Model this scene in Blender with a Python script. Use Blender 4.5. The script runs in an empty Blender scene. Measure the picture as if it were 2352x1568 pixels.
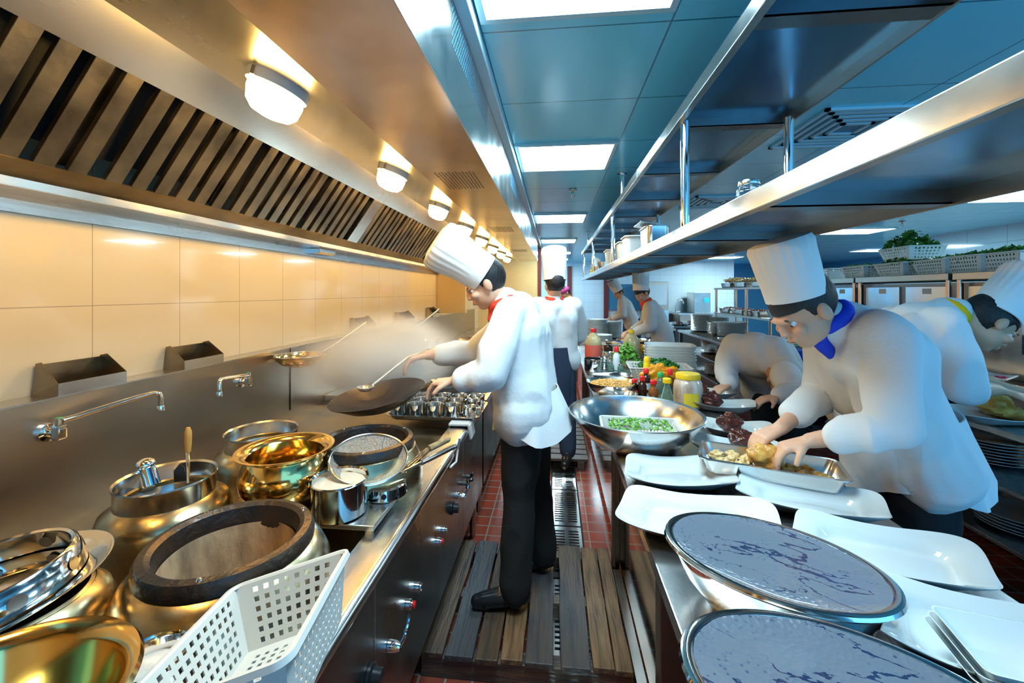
import bpy, math, random
from mathutils import Vector, Matrix, noise, Quaternion
R = math.radians
random.seed(7)
SC = bpy.context.scene
COL = SC.collection

# ------------------------------------------------------------------ camera, world, exposure
FPX = 950.0
YAW = math.atan(98 / FPX)
CAMZ = 1.5
cd = bpy.data.cameras.new('camera'); cam = bpy.data.objects.new('camera', cd); COL.objects.link(cam)
cd.sensor_width = 36; cd.lens = FPX / 2352 * 36; cd.shift_y = -114 / 2352; cd.clip_start = .02; cd.clip_end = 100
cam.location = (0, 0, CAMZ); cam.rotation_euler = (R(90), 0, YAW)
SC.camera = cam
W = bpy.data.worlds.new('world'); SC.world = W; W.use_nodes = True
W.node_tree.nodes['Background'].inputs[0].default_value = (.13, .52, .95, 1)
W.node_tree.nodes['Background'].inputs[1].default_value = 1.4
SC.view_settings.view_transform = 'Standard'; SC.view_settings.look = 'None'
SC.view_settings.gamma = 1; SC.view_settings.use_curve_mapping = False
SC.view_settings.exposure = .92
SC.cycles.max_bounces = 7; SC.cycles.glossy_bounces = 4; SC.cycles.diffuse_bounces = 3
SC.cycles.transmission_bounces = 6; SC.cycles.transparent_max_bounces = 10; SC.cycles.volume_bounces = 1
SC.cycles.use_denoising = True; SC.cycles.sample_clamp_indirect = 6; SC.cycles.caustics_reflective = False; SC.cycles.caustics_refractive = False
SC.cycles.volume_step_rate = 2.0
WARM = (1.0, .50, .12); COOL = (.60, .87, 1.0)
LAMP_E = 42.0; PANEL_E = 21; PANEL_SIDE_E = 26.0

def area(name, loc, size, energy, color, rot=(0, 0, 0)):
    l = bpy.data.lights.new(name, 'AREA'); l.shape = 'RECTANGLE'; l.size, l.size_y = size; l.energy = energy; l.color = color
    o = bpy.data.objects.new(name, l); COL.objects.link(o); o.location = loc; o.rotation_euler = rot
    return o

CF = Vector((-math.sin(YAW), math.cos(YAW), 0)); CR = Vector((math.cos(YAW), math.sin(YAW), 0)); CU = Vector((0, 0, 1))
def ray(px, py): return CF + CR * ((px - 1176) / FPX) + CU * ((670 - py) / FPX)
def PZ(px, py, z):
    d = ray(px, py); return Vector((0, 0, CAMZ)) + d * ((z - CAMZ) / d.z)
def PY(px, py, y):
    d = ray(px, py); return Vector((0, 0, CAMZ)) + d * (y / d.y)
def PX(px, py, x):
    d = ray(px, py); return Vector((0, 0, CAMZ)) + d * (x / d.x)
def V(*a): return Vector(a)

# ------------------------------------------------------------------ materials
def newmat(name):
    m = bpy.data.materials.new(name); m.use_nodes = True
    return m, m.node_tree, m.node_tree.nodes['Principled BSDF']
def mat(name, col, rough=.5, metal=0, bump=0, bscale=30, var=0, vscale=6, stretch=None, trans=0, alpha=1, coat=0, sub=0, emit=None, estr=0, rvar=0, ior=1.45, col2=None):
    m, t, b = newmat(name); N = t.nodes; L = t.links
    b.inputs['Base Color'].default_value = (*col, 1); b.inputs['Roughness'].default_value = rough
    b.inputs['Metallic'].default_value = metal; b.inputs['Transmission Weight'].default_value = trans
    b.inputs['Alpha'].default_value = alpha; b.inputs['Coat Weight'].default_value = coat; b.inputs['IOR'].default_value = ior
    if sub: b.inputs['Subsurface Weight'].default_value = sub; b.inputs['Subsurface Radius'].default_value = (.02, .01, .006)
    if emit: b.inputs['Emission Color'].default_value = (*emit, 1); b.inputs['Emission Strength'].default_value = estr
    if bump or var or rvar:
        tc = N.new('ShaderNodeTexCoord'); mp = N.new('ShaderNodeMapping'); L.new(tc.outputs['Object'], mp.inputs[0])
        if stretch: mp.inputs['Scale'].default_value = stretch
    if var or rvar:
        n = N.new('ShaderNodeTexNoise'); n.inputs['Scale'].default_value = vscale; n.inputs['Detail'].default_value = 5; L.new(mp.outputs[0], n.inputs[0])
    if var:
        mx = N.new('ShaderNodeMix'); mx.data_type = 'RGBA'; c2 = col2 or tuple(c * (1 - var) for c in col)
        mx.inputs['A'].default_value = (*c2, 1); mx.inputs['B'].default_value = (*col, 1)
        rp = N.new('ShaderNodeMapRange'); rp.inputs['From Min'].default_value = .35; rp.inputs['From Max'].default_value = .65
        L.new(n.outputs[0], rp.inputs[0]); L.new(rp.outputs[0], mx.inputs['Factor']); L.new(mx.outputs['Result'], b.inputs['Base Color'])
    if rvar:
        r2 = N.new('ShaderNodeMapRange'); r2.inputs['From Min'].default_value = .3; r2.inputs['From Max'].default_value = .7
        r2.inputs['To Min'].default_value = max(.02, rough - rvar); r2.inputs['To Max'].default_value = rough + rvar
        L.new(n.outputs[0], r2.inputs[0]); L.new(r2.outputs[0], b.inputs['Roughness'])
    if bump:
        n2 = N.new('ShaderNodeTexNoise'); n2.inputs['Scale'].default_value = bscale; n2.inputs['Detail'].default_value = 4; L.new(mp.outputs[0], n2.inputs[0])
        bp = N.new('ShaderNodeBump'); bp.inputs['Strength'].default_value = bump; bp.inputs['Distance'].default_value = .01
        L.new(n2.outputs[0], bp.inputs['Height']); L.new(bp.outputs[0], b.inputs['Normal'])
    return m

def gridmat(name, col, line, ax, size, off=(0, 0), lw=.003, rough=.3, col2=None, bump=.3, coat=0, metal=0):
    """tiles with grout lines; ax: two of 'XYZ' object coordinates"""
    m, t, b = newmat(name); N = t.nodes; L = t.links
    tc = N.new('ShaderNodeTexCoord'); sp = N.new('ShaderNodeSeparateXYZ'); L.new(tc.outputs['Object'], sp.inputs[0])
    masks = []; cells = []
    for a, s, o in zip(ax, size, off):
        ad = N.new('ShaderNodeMath'); ad.operation = 'ADD'; ad.inputs[1].default_value = -o + 100 * s; L.new(sp.outputs[a], ad.inputs[0])
        dv = N.new('ShaderNodeMath'); dv.operation = 'DIVIDE'; dv.inputs[1].default_value = s; L.new(ad.outputs[0], dv.inputs[0])
        fr = N.new('ShaderNodeMath'); fr.operation = 'FRACT'; L.new(dv.outputs[0], fr.inputs[0])
        pp = N.new('ShaderNodeMath'); pp.operation = 'PINGPONG'; pp.inputs[1].default_value = .5; L.new(fr.outputs[0], pp.inputs[0])
        g = N.new('ShaderNodeMath'); g.operation = 'GREATER_THAN'; g.inputs[1].default_value = lw / s; L.new(pp.outputs[0], g.inputs[0])
        fl = N.new('ShaderNodeMath'); fl.operation = 'FLOOR'; L.new(dv.outputs[0], fl.inputs[0])
        masks.append(g.outputs[0]); cells.append(fl.outputs[0])
    mu = N.new('ShaderNodeMath'); mu.operation = 'MULTIPLY'; L.new(masks[0], mu.inputs[0]); L.new(masks[1], mu.inputs[1])
    cb = N.new('ShaderNodeCombineXYZ'); L.new(cells[0], cb.inputs[0]); L.new(cells[1], cb.inputs[1])
    wn = N.new('ShaderNodeTexWhiteNoise'); L.new(cb.outputs[0], wn.inputs['Vector'])
    cm = N.new('ShaderNodeMix'); cm.data_type = 'RGBA'; cm.inputs['A'].default_value = (*col, 1); cm.inputs['B'].default_value = (*(col2 or col), 1)
    L.new(wn.outputs['Value'], cm.inputs['Factor'])
    mx = N.new('ShaderNodeMix'); mx.data_type = 'RGBA'; mx.inputs['A'].default_value = (*line, 1); L.new(cm.outputs['Result'], mx.inputs['B'])
    L.new(mu.outputs[0], mx.inputs['Factor']); L.new(mx.outputs['Result'], b.inputs['Base Color'])
    bp = N.new('ShaderNodeBump'); bp.inputs['Strength'].default_value = bump; bp.inputs['Distance'].default_value = .002
    L.new(mu.outputs[0], bp.inputs['Height']); L.new(bp.outputs[0], b.inputs['Normal'])
    b.inputs['Roughness'].default_value = rough; b.inputs['Coat Weight'].default_value = coat; b.inputs['Metallic'].default_value = metal
    return m

def emat(name, col, s):
    m = bpy.data.materials.new(name); m.use_nodes = True; t = m.node_tree; t.nodes.clear()
    e = t.nodes.new('ShaderNodeEmission'); e.inputs[0].default_value = (*col, 1); e.inputs[1].default_value = s
    o = t.nodes.new('ShaderNodeOutputMaterial'); t.links.new(e.outputs[0], o.inputs[0]); return m

M = {}
M['steel'] = mat('brushed_steel', (.46, .40, .33), .34, 1, bump=.015, bscale=60, rvar=.03, vscale=3, stretch=(1, 1, 4))
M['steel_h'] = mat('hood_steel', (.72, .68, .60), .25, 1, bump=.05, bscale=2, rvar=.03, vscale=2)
M['steel_u'] = mat('hood_underside_shaded_steel', (.52, .42, .38), .20, 1, bump=.25, bscale=1.6, var=.25, vscale=2.5, col2=(.40, .30, .27))  # hood steel copy; underside shade and pinkish reflection put into its colour
M['steel_y'] = mat('brushed_steel_long', (.64, .63, .62), .27, 1, bump=.03, bscale=50, rvar=.04, vscale=3, stretch=(4, 1, 4))
M['steel_dirty'] = mat('greasy_steel', (.33, .26, .17), .36, 1, bump=.08, bscale=40, var=.45, vscale=7, rvar=.1)
M['steel_s'] = mat('shelf_steel_blue_cast', (.16, .34, .48), .22, .85, bump=.03, bscale=10, rvar=.05)  # plain stainless shelf; the blue cast on it is put into the colour
M['steel_dark'] = mat('dull_dark_steel', (.20, .19, .18), .33, 1, bump=.05, bscale=30, rvar=.08)
M['polished'] = mat('polished_steel', (.78, .77, .75), .09, 1, bump=.02, bscale=8)
M['satin'] = mat('satin_steel', (.70, .69, .67), .20, 1, bump=.03, bscale=12, rvar=.05)
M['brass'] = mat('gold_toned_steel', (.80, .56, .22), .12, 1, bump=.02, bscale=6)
M['chrome'] = mat('chrome', (.85, .85, .86), .05, 1)
M['jar'] = mat('spun_steel_jar', (.50, .40, .24), .27, 1, bump=.05, bscale=40, var=.18, vscale=5, rvar=.08)
M['iron'] = mat('cast_iron_ring', (.035, .042, .052), .34, .7, bump=.3, bscale=60, var=.5, vscale=9, col2=(.10, .06, .035))
M['brick'] = mat('sooted_firebrick', (.62, .40, .22), .8, 0, bump=.8, bscale=22, var=.7, vscale=14, stretch=(1, 1, .45), col2=(.16, .09, .05))
M['wok'] = mat('seasoned_iron_wok', (.10, .075, .065), .30, .85, bump=.1, bscale=20, var=.4, vscale=6)
M['black'] = mat('black_plastic', (.012, .012, .014), .3)
M['blackcloth'] = mat('black_trousers_cloth', (.006, .007, .009), .85, bump=.15, bscale=90)
M['navycloth'] = mat('navy_cloth', (.02, .035, .07), .85, bump=.15, bscale=90)
M['leather'] = mat('black_leather', (.012, .012, .014), .22, bump=.1, bscale=50)
M['white'] = mat('white_cotton', (.74, .75, .76), .85, bump=.12, bscale=70, var=.05, vscale=3)
M['hatw'] = mat('white_paper_hat', (.86, .86, .85), .8, bump=.05, bscale=120)
M['skin'] = mat('skin', (.66, .36, .23), .5, sub=.15, bump=.05, bscale=60)
M['hair'] = mat('black_hair', (.012, .010, .010), .55, bump=.4, bscale=120, stretch=(1, 1, .2))
M['red'] = mat('red_cloth', (.85, .07, .03), .75, bump=.1, bscale=60)
M['bluec'] = mat('blue_cloth', (.01, .05, .62), .75, bump=.1, bscale=60)
M['yellowc'] = mat('yellow_cloth', (1.0, .50, .0), .75, bump=.1, bscale=60)
M['pinkc'] = mat('magenta_cloth', (.55, .05, .24), .8)
M['greyc'] = mat('grey_blue_cloth', (.10, .2, .26), .85)
M['china'] = mat('white_porcelain', (.72, .76, .75), .06, coat=1.0)
M['plastic'] = mat('white_plastic', (.58, .57, .53), .32, sub=.05)
M['plasticb'] = mat('clear_pale_plastic', (.62, .78, .82), .25)
M['wood'] = mat('wet_dark_wood', (.115, .062, .032), .42, bump=.5, bscale=12, var=.6, vscale=5, stretch=(9, 1, 9), col2=(.045, .032, .026), rvar=.12)
M['wood2'] = mat('worn_brown_wood', (.20, .115, .055), .5, bump=.5, bscale=12, var=.6, vscale=5, stretch=(9, 1, 9), col2=(.06, .036, .022), rvar=.12)
M['wood3'] = mat('blue_grey_wood', (.075, .065, .062), .45, bump=.5, bscale=12, var=.5, vscale=4, stretch=(9, 1, 9), col2=(.035, .04, .05), rvar=.1)
M['woodx'] = mat('dark_wood_cross_grain', (.12, .075, .05), .45, bump=.5, bscale=12, var=.6, vscale=5, stretch=(1, 9, 9), col2=(.04, .034, .033), rvar=.1)
M['handlew'] = mat('orange_wood_handle', (.75, .36, .08), .35, var=.2, vscale=20)
M['cane'] = mat('bamboo_binding', (.50, .34, .17), .6, bump=.5, bscale=60, var=.5, vscale=30, stretch=(1, 1, 5))
M['ceil'] = gridmat('ceiling_panels', (.22, .80, 1.0), (.03, .24, .36), 'XY', (.71, .61), (.43, .36), .004, rough=.22, bump=.2)
M['ceilrim'] = mat('pale_trim', (.55, .75, .82), .3)
M['tilew'] = gridmat('cream_wall_tiles', (.93, .80, .56), (.55, .42, .27), 'YZ', (.35, .30), (.28, .25), .0015, rough=.10, bump=.15, coat=.4)
M['tileb'] = gridmat('white_back_wall_tiles', (.80, .90, .92), (.55, .66, .70), 'XZ', (.35, .30), (.28, .25), .003, rough=.25, bump=.1)
M['tiler'] = gridmat('blue_white_side_wall_tiles', (.42, .66, .76), (.2, .4, .5), 'YZ', (.6, .4), (.28, .25), .004, rough=.08, bump=.15, coat=.3)
M['creamp'] = mat('cream_painted_panel', (.85, .60, .28), .35, var=.1, vscale=2)
M['floor'] = gridmat('red_quarry_tiles', (.36, .055, .025), (.30, .22, .18), 'XY', (.105, .105), (0, 0), .0045, rough=.16, col2=(.24, .05, .03), bump=.5)
M['panel_blue'] = mat('deep_blue_wall', (.05, .22, .36), .35)
M['maroon'] = mat('maroon_painted_frame', (.18, .03, .03), .4)
M['redp'] = mat('red_plastic', (.85, .02, .02), .25)
M['yelp'] = mat('yellow_plastic', (.95, .62, .02), .3)
M['grnp'] = mat('green_plastic', (.02, .42, .12), .3)
M['blup'] = mat('blue_plastic', (.01, .10, .62), .3)
M['glass'] = mat('clear_glass', (.93, .97, .97), .03, trans=1, ior=1.2)
M['greeng'] = mat('pale_green_glass', (.45, .75, .62), .05, trans=.8, ior=1.2)
M['soy'] = mat('soy_sauce', (.035, .012, .006), .08)
M['vin'] = mat('brown_vinegar', (.30, .09, .02), .08)
M['oil'] = mat('pale_cooking_oil', (.78, .62, .34), .12, trans=.35, ior=1.3)
M['redlab'] = mat('coral_red_label', (.85, .15, .10), .4)
M['yellab'] = mat('yellow_paper_label', (.95, .72, .05), .5)
M['garlic'] = mat('pickled_garlic', (.80, .74, .66), .25, var=.5, vscale=16, stretch=(1, 1, .25), col2=(.42, .25, .14), coat=.6)
M['paper'] = mat('white_paper', (.85, .86, .86), .7)
M['green'] = mat('leaf_green', (.04, .22, .025), .4, var=.6, vscale=20, col2=(.015, .09, .012))
M['lgreen'] = mat('pale_leaf_green', (.30, .58, .10), .4, var=.5, vscale=30, col2=(.08, .30, .04))
M['roast'] = mat('dark_braised_meat', (.11, .025, .018), .22, bump=.9, bscale=18, var=.5, vscale=14)
M['chick'] = mat('golden_cooked_chicken', (.78, .45, .10), .3, bump=.9, bscale=35, var=.5, vscale=22, col2=(.50, .20, .03))
M['tripe'] = mat('pale_boiled_meat', (.80, .60, .32), .3, bump=.9, bscale=40, var=.4, vscale=25, col2=(.55, .33, .10))
M['nuts'] = mat('golden_peanuts', (.80, .46, .12), .45, var=.4, vscale=60, col2=(.55, .26, .05))
M['carrot'] = mat('orange_shreds', (.95, .25, .01), .4, bump=.6, bscale=80)
M['orangeb'] = mat('orange_plastic_bag', (.95, .36, .01), .3, bump=.4, bscale=25)
M['flour'] = mat('white_flour', (.66, .62, .57), .95, bump=.5, bscale=30)
M['milk'] = mat('cloudy_broth', (.70, .62, .50), .12)
M['darkbowl'] = mat('black_glazed_clay', (.012, .02, .03), .12)
M['meatred'] = mat('dark_red_meat_bits', (.22, .04, .03), .35, bump=.8, bscale=60, var=.5, vscale=60)
M['pinkf'] = mat('pink_petals', (.85, .02, .14), .5)
M['bluefilm'] = mat('aqua_sticker', (.02, .45, .70), .4)
M['film'] = mat('cling_film', (.75, .9, .95), .08, trans=.9, ior=1.05)
M['dark'] = mat('unlit_void_black', (.008, .008, .009), .7)
M['copper'] = mat('warm_toned_steel_post', (.80, .48, .34), .22, 1)
M['sprink'] = mat('dull_brass', (.35, .33, .26), .3, 1)
M['mesh'] = mat('fine_wire_mesh', (.55, .50, .44), .32, .9, bump=1, bscale=180, alpha=.82)

def filmmat():
    m, t, b = newmat('condensation_and_painted_glare'); N = t.nodes; L = t.links
    tc = N.new('ShaderNodeTexCoord'); mp = N.new('ShaderNodeMapping'); mp.inputs['Scale'].default_value = (1.0, 2.6, 1); mp.inputs['Rotation'].default_value = (0, 0, -.5)
    L.new(tc.outputs['Object'], mp.inputs[0])
    n1 = N.new('ShaderNodeTexNoise'); n1.inputs['Scale'].default_value = 6; n1.inputs['Detail'].default_value = 5; n1.inputs['Roughness'].default_value = .55; n1.inputs['Distortion'].default_value = .3; L.new(mp.outputs[0], n1.inputs[0])
    ab = N.new('ShaderNodeMath'); ab.operation = 'SUBTRACT'; ab.inputs[1].default_value = .5; L.new(n1.outputs[0], ab.inputs[0])
    a2 = N.new('ShaderNodeMath'); a2.operation = 'ABSOLUTE'; L.new(ab.outputs[0], a2.inputs[0])
    n3 = N.new('ShaderNodeTexNoise'); n3.inputs['Scale'].default_value = 7; L.new(tc.outputs['Object'], n3.inputs[0])
    th = N.new('ShaderNodeMapRange'); th.inputs['From Min'].default_value = .42; th.inputs['From Max'].default_value = .65; th.inputs['To Min'].default_value = .001; th.inputs['To Max'].default_value = .030; L.new(n3.outputs[0], th.inputs[0])
    lt = N.new('ShaderNodeMath'); lt.operation = 'LESS_THAN'; L.new(a2.outputs[0], lt.inputs[0]); L.new(th.outputs[0], lt.inputs[1])
    n2 = N.new('ShaderNodeTexNoise'); n2.inputs['Scale'].default_value = 3.2; n2.inputs['Detail'].default_value = 2; L.new(tc.outputs['Object'], n2.inputs[0])
    r2 = N.new('ShaderNodeMapRange'); r2.inputs['From Min'].default_value = .58; r2.inputs['From Max'].default_value = .72; L.new(n2.outputs[0], r2.inputs[0])
    m1 = N.new('ShaderNodeMix'); m1.data_type = 'RGBA'; m1.inputs['A'].default_value = (.13, .16, .205, 1); m1.inputs['B'].default_value = (.45, .48, .53, 1); L.new(r2.outputs[0], m1.inputs['Factor'])  # pale patches: ceiling light reflection painted into the film colour
    m2 = N.new('ShaderNodeMix'); m2.data_type = 'RGBA'; L.new(m1.outputs['Result'], m2.inputs['A']); m2.inputs['B'].default_value = (.018, .03, .08, 1); L.new(lt.outputs[0], m2.inputs['Factor'])
    vs = N.new('ShaderNodeTexVoronoi'); vs.inputs['Scale'].default_value = 95; L.new(tc.outputs['Object'], vs.inputs[0])
    ls = N.new('ShaderNodeMath'); ls.operation = 'LESS_THAN'; ls.inputs[1].default_value = .24; L.new(vs.outputs['Distance'], ls.inputs[0])
    n4 = N.new('ShaderNodeTexNoise'); n4.inputs['Scale'].default_value = 9; n4.inputs['Detail'].default_value = 3; L.new(tc.outputs['Object'], n4.inputs[0])
    g4 = N.new('ShaderNodeMapRange'); g4.inputs['From Min'].default_value = .42; g4.inputs['From Max'].default_value = .6; L.new(n4.outputs[0], g4.inputs[0])
    ml = N.new('ShaderNodeMath'); ml.operation = 'MULTIPLY'; L.new(ls.outputs[0], ml.inputs[0]); L.new(g4.outputs[0], ml.inputs[1])
    m3 = N.new('ShaderNodeMix'); m3.data_type = 'RGBA'; L.new(m2.outputs['Result'], m3.inputs['A']); m3.inputs['B'].default_value = (.04, .07, .13, 1); L.new(ml.outputs[0], m3.inputs['Factor'])
    L.new(m3.outputs['Result'], b.inputs['Base Color']); b.inputs['Roughness'].default_value = .16; b.inputs['Specular IOR Level'].default_value = .9; b.inputs['Coat Weight'].default_value = 1.0; b.inputs['Coat Roughness'].default_value = .06
    vo = N.new('ShaderNodeTexVoronoi'); vo.inputs['Scale'].default_value = 110; L.new(tc.outputs['Object'], vo.inputs[0])
    bp = N.new('ShaderNodeBump'); bp.inputs['Strength'].default_value = .35; bp.inputs['Distance'].default_value = .003; L.new(vo.outputs[0], bp.inputs['Height']); L.new(bp.outputs[0], b.inputs['Normal'])
    return m
M['wetfilm'] = filmmat()

# ------------------------------------------------------------------ mesh builder
class MB:
    def __init__(s): s.v = []; s.f = []
    def add(s, vs, fs):
        n = len(s.v); s.v += [Vector(p) for p in vs]; s.f += [tuple(i + n for i in f) for f in fs]; return s
    def box(s, lo, hi):
        a, b = lo, hi
        vs = [(x, y, z) for z in (a[2], b[2]) for y in (a[1], b[1]) for x in (a[0], b[0])]
        return s.add(vs, [(0, 2, 3, 1), (4, 5, 7, 6), (0, 1, 5, 4), (2, 6, 7, 3), (0, 4, 6, 2), (1, 3, 7, 5)])
    def lathe(s, prof, n=40, c=(0, 0, 0), mat4=None, mod=None, sx=1, sy=1):
        vs = []; fs = []
        for k, (r, z) in enumerate(prof):
            for i in range(n):
                a = 2 * math.pi * i / n; rr = r * (mod(a, k, len(prof)) if mod else 1)
                vs.append(Vector((rr * math.cos(a) * sx, rr * math.sin(a) * sy, z)))
        for k in range(len(prof) - 1):
            for i in range(n):
                j = (i + 1) % n; fs.append((k * n + i, k * n + j, (k + 1) * n + j, (k + 1) * n + i))
        if prof[0][0] > 1e-6 and False: pass
        T = mat4 if mat4 else Matrix.Translation(Vector(c))
        return s.add([T @ p for p in vs], fs)
    def disc(s, r, z, n=40, c=(0, 0, 0), sx=1, sy=1):
        c = Vector(c); return s.add([c + V(r * sx * math.cos(2 * math.pi * i / n), r * sy * math.sin(2 * math.pi * i / n), z) for i in range(n)], [tuple(range(n))])
    def tube(s, pts, r, n=10, cap=True):
        pts = [Vector(p) for p in pts]; rs = r if isinstance(r, (list, tuple)) else [r] * len(pts)
        rings = []; prev = None
        for i, p in enumerate(pts):
            d = (pts[min(i + 1, len(pts) - 1)] - pts[max(i - 1, 0)])
            if d.length < 1e-9: d = V(0, 0, 1)
            d.normalize()
            if prev is None: u = d.orthogonal().normalized()
            else:
                u = prev - d * prev.dot(d); u = u.normalized() if u.length > 1e-6 else d.orthogonal().normalized()
            prev = u; w = d.cross(u)
            rings.append([p + (u * math.cos(2 * math.pi * k / n) + w * math.sin(2 * math.pi * k / n)) * rs[i] for k in range(n)])
        vs = [q for r_ in rings for q in r_]; fs = []
        for i in range(len(rings) - 1):
            for k in range(n):
                j = (k + 1) % n; fs.append((i * n + k, i * n + j, (i + 1) * n + j, (i + 1) * n + k))
        if cap: fs += [tuple(range(n))[::-1], tuple(range((len(rings) - 1) * n, len(rings) * n))]
        return s.add(vs, fs)
    def ball(s, c, r, n=16, m=10, rot=None):
        r = r if isinstance(r, (tuple, list)) else (r, r, r); c = Vector(c); vs = [V(0, 0, -r[2])]; fs = []
        for j in range(1, m):
            t = -math.pi / 2 + math.pi * j / m
            for i in range(n):
                a = 2 * math.pi * i / n; vs.append(V(r[0] * math.cos(t) * math.cos(a), r[1] * math.cos(t) * math.sin(a), r[2] * math.sin(t)))
        vs.append(V(0, 0, r[2]))
        for i in range(n):
            k = (i + 1) % n; fs.append((0, 1 + k, 1 + i)); b = 1 + (m - 2) * n; fs.append((b + i, b + k, len(vs) - 1))
        for j in range(m - 2):
            for i in range(n):
                k = (i + 1) % n; a = 1 + j * n; fs.append((a + i, a + k, a + n + k, a + n + i))
        if rot: vs = [rot @ p for p in vs]
        return s.add([p + c for p in vs], fs)
    def patch(s, A, B, C, D, nu, nv, hole=None):
        """bilinear patch A-B (u) , D-C above; hole(i,j) -> drop the cell"""
        A, B, C, D = map(Vector, (A, B, C, D)); vs = []
        us = hole_us(nu) if False else [i / nu for i in range(nu + 1)]; ws = [j / nv for j in range(nv + 1)]
        for w in ws:
            for u in us: vs.append((A * (1 - u) + B * u) * (1 - w) + (D * (1 - u) + C * u) * w)
        fs = [(j * (nu + 1) + i, j * (nu + 1) + i + 1, (j + 1) * (nu + 1) + i + 1, (j + 1) * (nu + 1) + i)
              for j in range(nv) for i in range(nu) if not (hole and hole(i, j))]
        return s.add(vs, fs)
    def prism(s, poly, axis_vec):
        a = Vector(axis_vec); n = len(poly); vs = [Vector(p) for p in poly] + [Vector(p) + a for p in poly]
        return s.add(vs, [tuple(range(n))[::-1], tuple(range(n, 2 * n))] + [(i, (i + 1) % n, (i + 1) % n + n, i + n) for i in range(n)])
    def build(s, name, m, parent=None, smooth=True, bevel=0, solid=0, loc=None, rot=None, weld=False, sub=0, offset=0):
        me = bpy.data.meshes.new(name); me.from_pydata([tuple(p) for p in s.v], [], s.f); me.update()
        import bmesh
        bm = bmesh.new(); bm.from_mesh(me)
        if weld: bmesh.ops.remove_doubles(bm, verts=bm.verts, dist=1e-5)
        bmesh.ops.recalc_face_normals(bm, faces=bm.faces); bm.to_mesh(me); bm.free()
        o = bpy.data.objects.new(name, me); COL.objects.link(o)
        me.materials.append(M[m] if isinstance(m, str) else m)
        if parent: o.parent = parent
        if loc is not None: o.location = loc
        if rot is not None: o.rotation_euler = rot
        if smooth:
            for p in me.polygons: p.use_smooth = True
        if solid:
            md = o.modifiers.new('thickness', 'SOLIDIFY'); md.thickness = solid; md.offset = offset
        if bevel:
            md = o.modifiers.new('bevel', 'BEVEL'); md.width = bevel; md.segments = 2; md.limit_method = 'ANGLE'; md.angle_limit = R(35)
        if sub:
            md = o.modifiers.new('subdivision', 'SUBSURF'); md.levels = sub; md.render_levels = sub
        if smooth:
            md = o.modifiers.new('edges', 'EDGE_SPLIT') if not bevel else o.modifiers.new('normals', 'WEIGHTED_NORMAL')
            if not bevel: md.split_angle = R(42)
        return o

def tag(o, label=None, cat=None, group=None, kind=None):
    if label: o['label'] = label
    if cat: o['category'] = cat
    if group: o['group'] = group
    if kind: o['kind'] = kind
    return o
def thing(name, label, cat, loc=(0, 0, 0), rz=0, group=None, rot=None):
    o = bpy.data.objects.new(name, None); COL.objects.link(o); o.empty_display_size = .05
    o.location = loc; o.rotation_euler = rot if rot else (0, 0, rz)
    return tag(o, label, cat, group)
def struct(o): o['kind'] = 'structure'; return o
def dup(src, loc, rz=None, label=None, group=None, rot=None, scale=None, parent=None):
    c = src.copy(); COL.objects.link(c); c.location = loc
    if rz is not None: c.rotation_euler = (0, 0, rz)
    if rot is not None: c.rotation_euler = rot
    if scale: c.scale = scale
    if label: c['label'] = label
    if group: c['group'] = group
    if parent: c.parent = parent
    for ch in list(src.children):
        k = ch.copy(); COL.objects.link(k); k.parent = c
        for g in list(ch.children):
            q = g.copy(); COL.objects.link(q); q.parent = k
    return c
BX = lambda lo, hi: MB().box(lo, hi)
#==PART2==
# ================================================================== THE ROOM
struct(MB().patch((-2.4, -1.3, 0), (9.5, -1.3, 0), (9.5, 16, 0), (-2.4, 16, 0), 1, 1).build('floor', 'floor', smooth=False))
struct(BX((-2.4, -1.3, 2.5), (9.5, 16, 2.55)).build('ceiling', 'ceil', smooth=False))
struct(BX((-1.76, -1.3, 0), (-1.66, 8.9, 2.5)).build('wall_left', 'tilew', smooth=False))
struct(BX((-1.76, 8.9, 0), (-.33, 9.0, 2.5)).build('wall_cooking_end', 'creamp', smooth=False))
struct(BX((-2.4, 14, 0), (5.75, 14.1, 2.5)).build('wall_back', 'tileb', smooth=False))
struct(BX((5.75, 15.6, 0), (9.5, 15.7, 2.5)).build('wall_back_recess', 'panel_blue', smooth=False))
struct(BX((6.7, -1.3, 0), (6.8, 9.2, 2.5)).build('wall_right', 'tiler', smooth=False))
struct(BX((9.3, 9.2, 0), (9.4, 15.7, 2.5)).build('wall_right_recess', 'panel_blue', smooth=False))
struct(BX((-1.76, -1.4, 0), (.25, -1.3, 2.5)).build('wall_front_blocker', 'creamp', smooth=False))  # added unseen behind the camera to keep blue fill out of bowl reflections
struct(BX((6.35, 5.55, 0), (6.7, 6.3, 2.5)).build('trim_column', 'tiler', smooth=False))
struct(BX((-.33, -1.2, 2.44), (-.28, 13.9, 2.498)).build('trim_ceiling', 'ceilrim', smooth=False, bevel=.004))
struct(BX((-.36, 8.88, 0), (-.29, 9.04, 2.5)).build('trim_doorway', 'maroon', smooth=False))
struct(BX((.42, 13.9, 0), (.56, 13.99, 2.35)).build('trim_door_post', 'maroon', smooth=False))
struct(BX((1.62, 13.9, 0), (1.76, 13.99, 2.35)).build('trim_window_post', 'maroon', smooth=False))
struct(BX((-1.658, 5.72, 1.2), (-1.25, 5.82, 1.84)).build('trim_wall_end', 'creamp', smooth=False, bevel=.004))
struct(BX((-1.659, -.8, 1.745), (-1.652, 5.7, 1.80)).build('trim_wall_strip', 'steel_y', smooth=False))
struct(BX((1.8, 13.88, .9), (3.0, 13.95, 1.75)).build('window_1', 'panel_blue', smooth=False))

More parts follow.
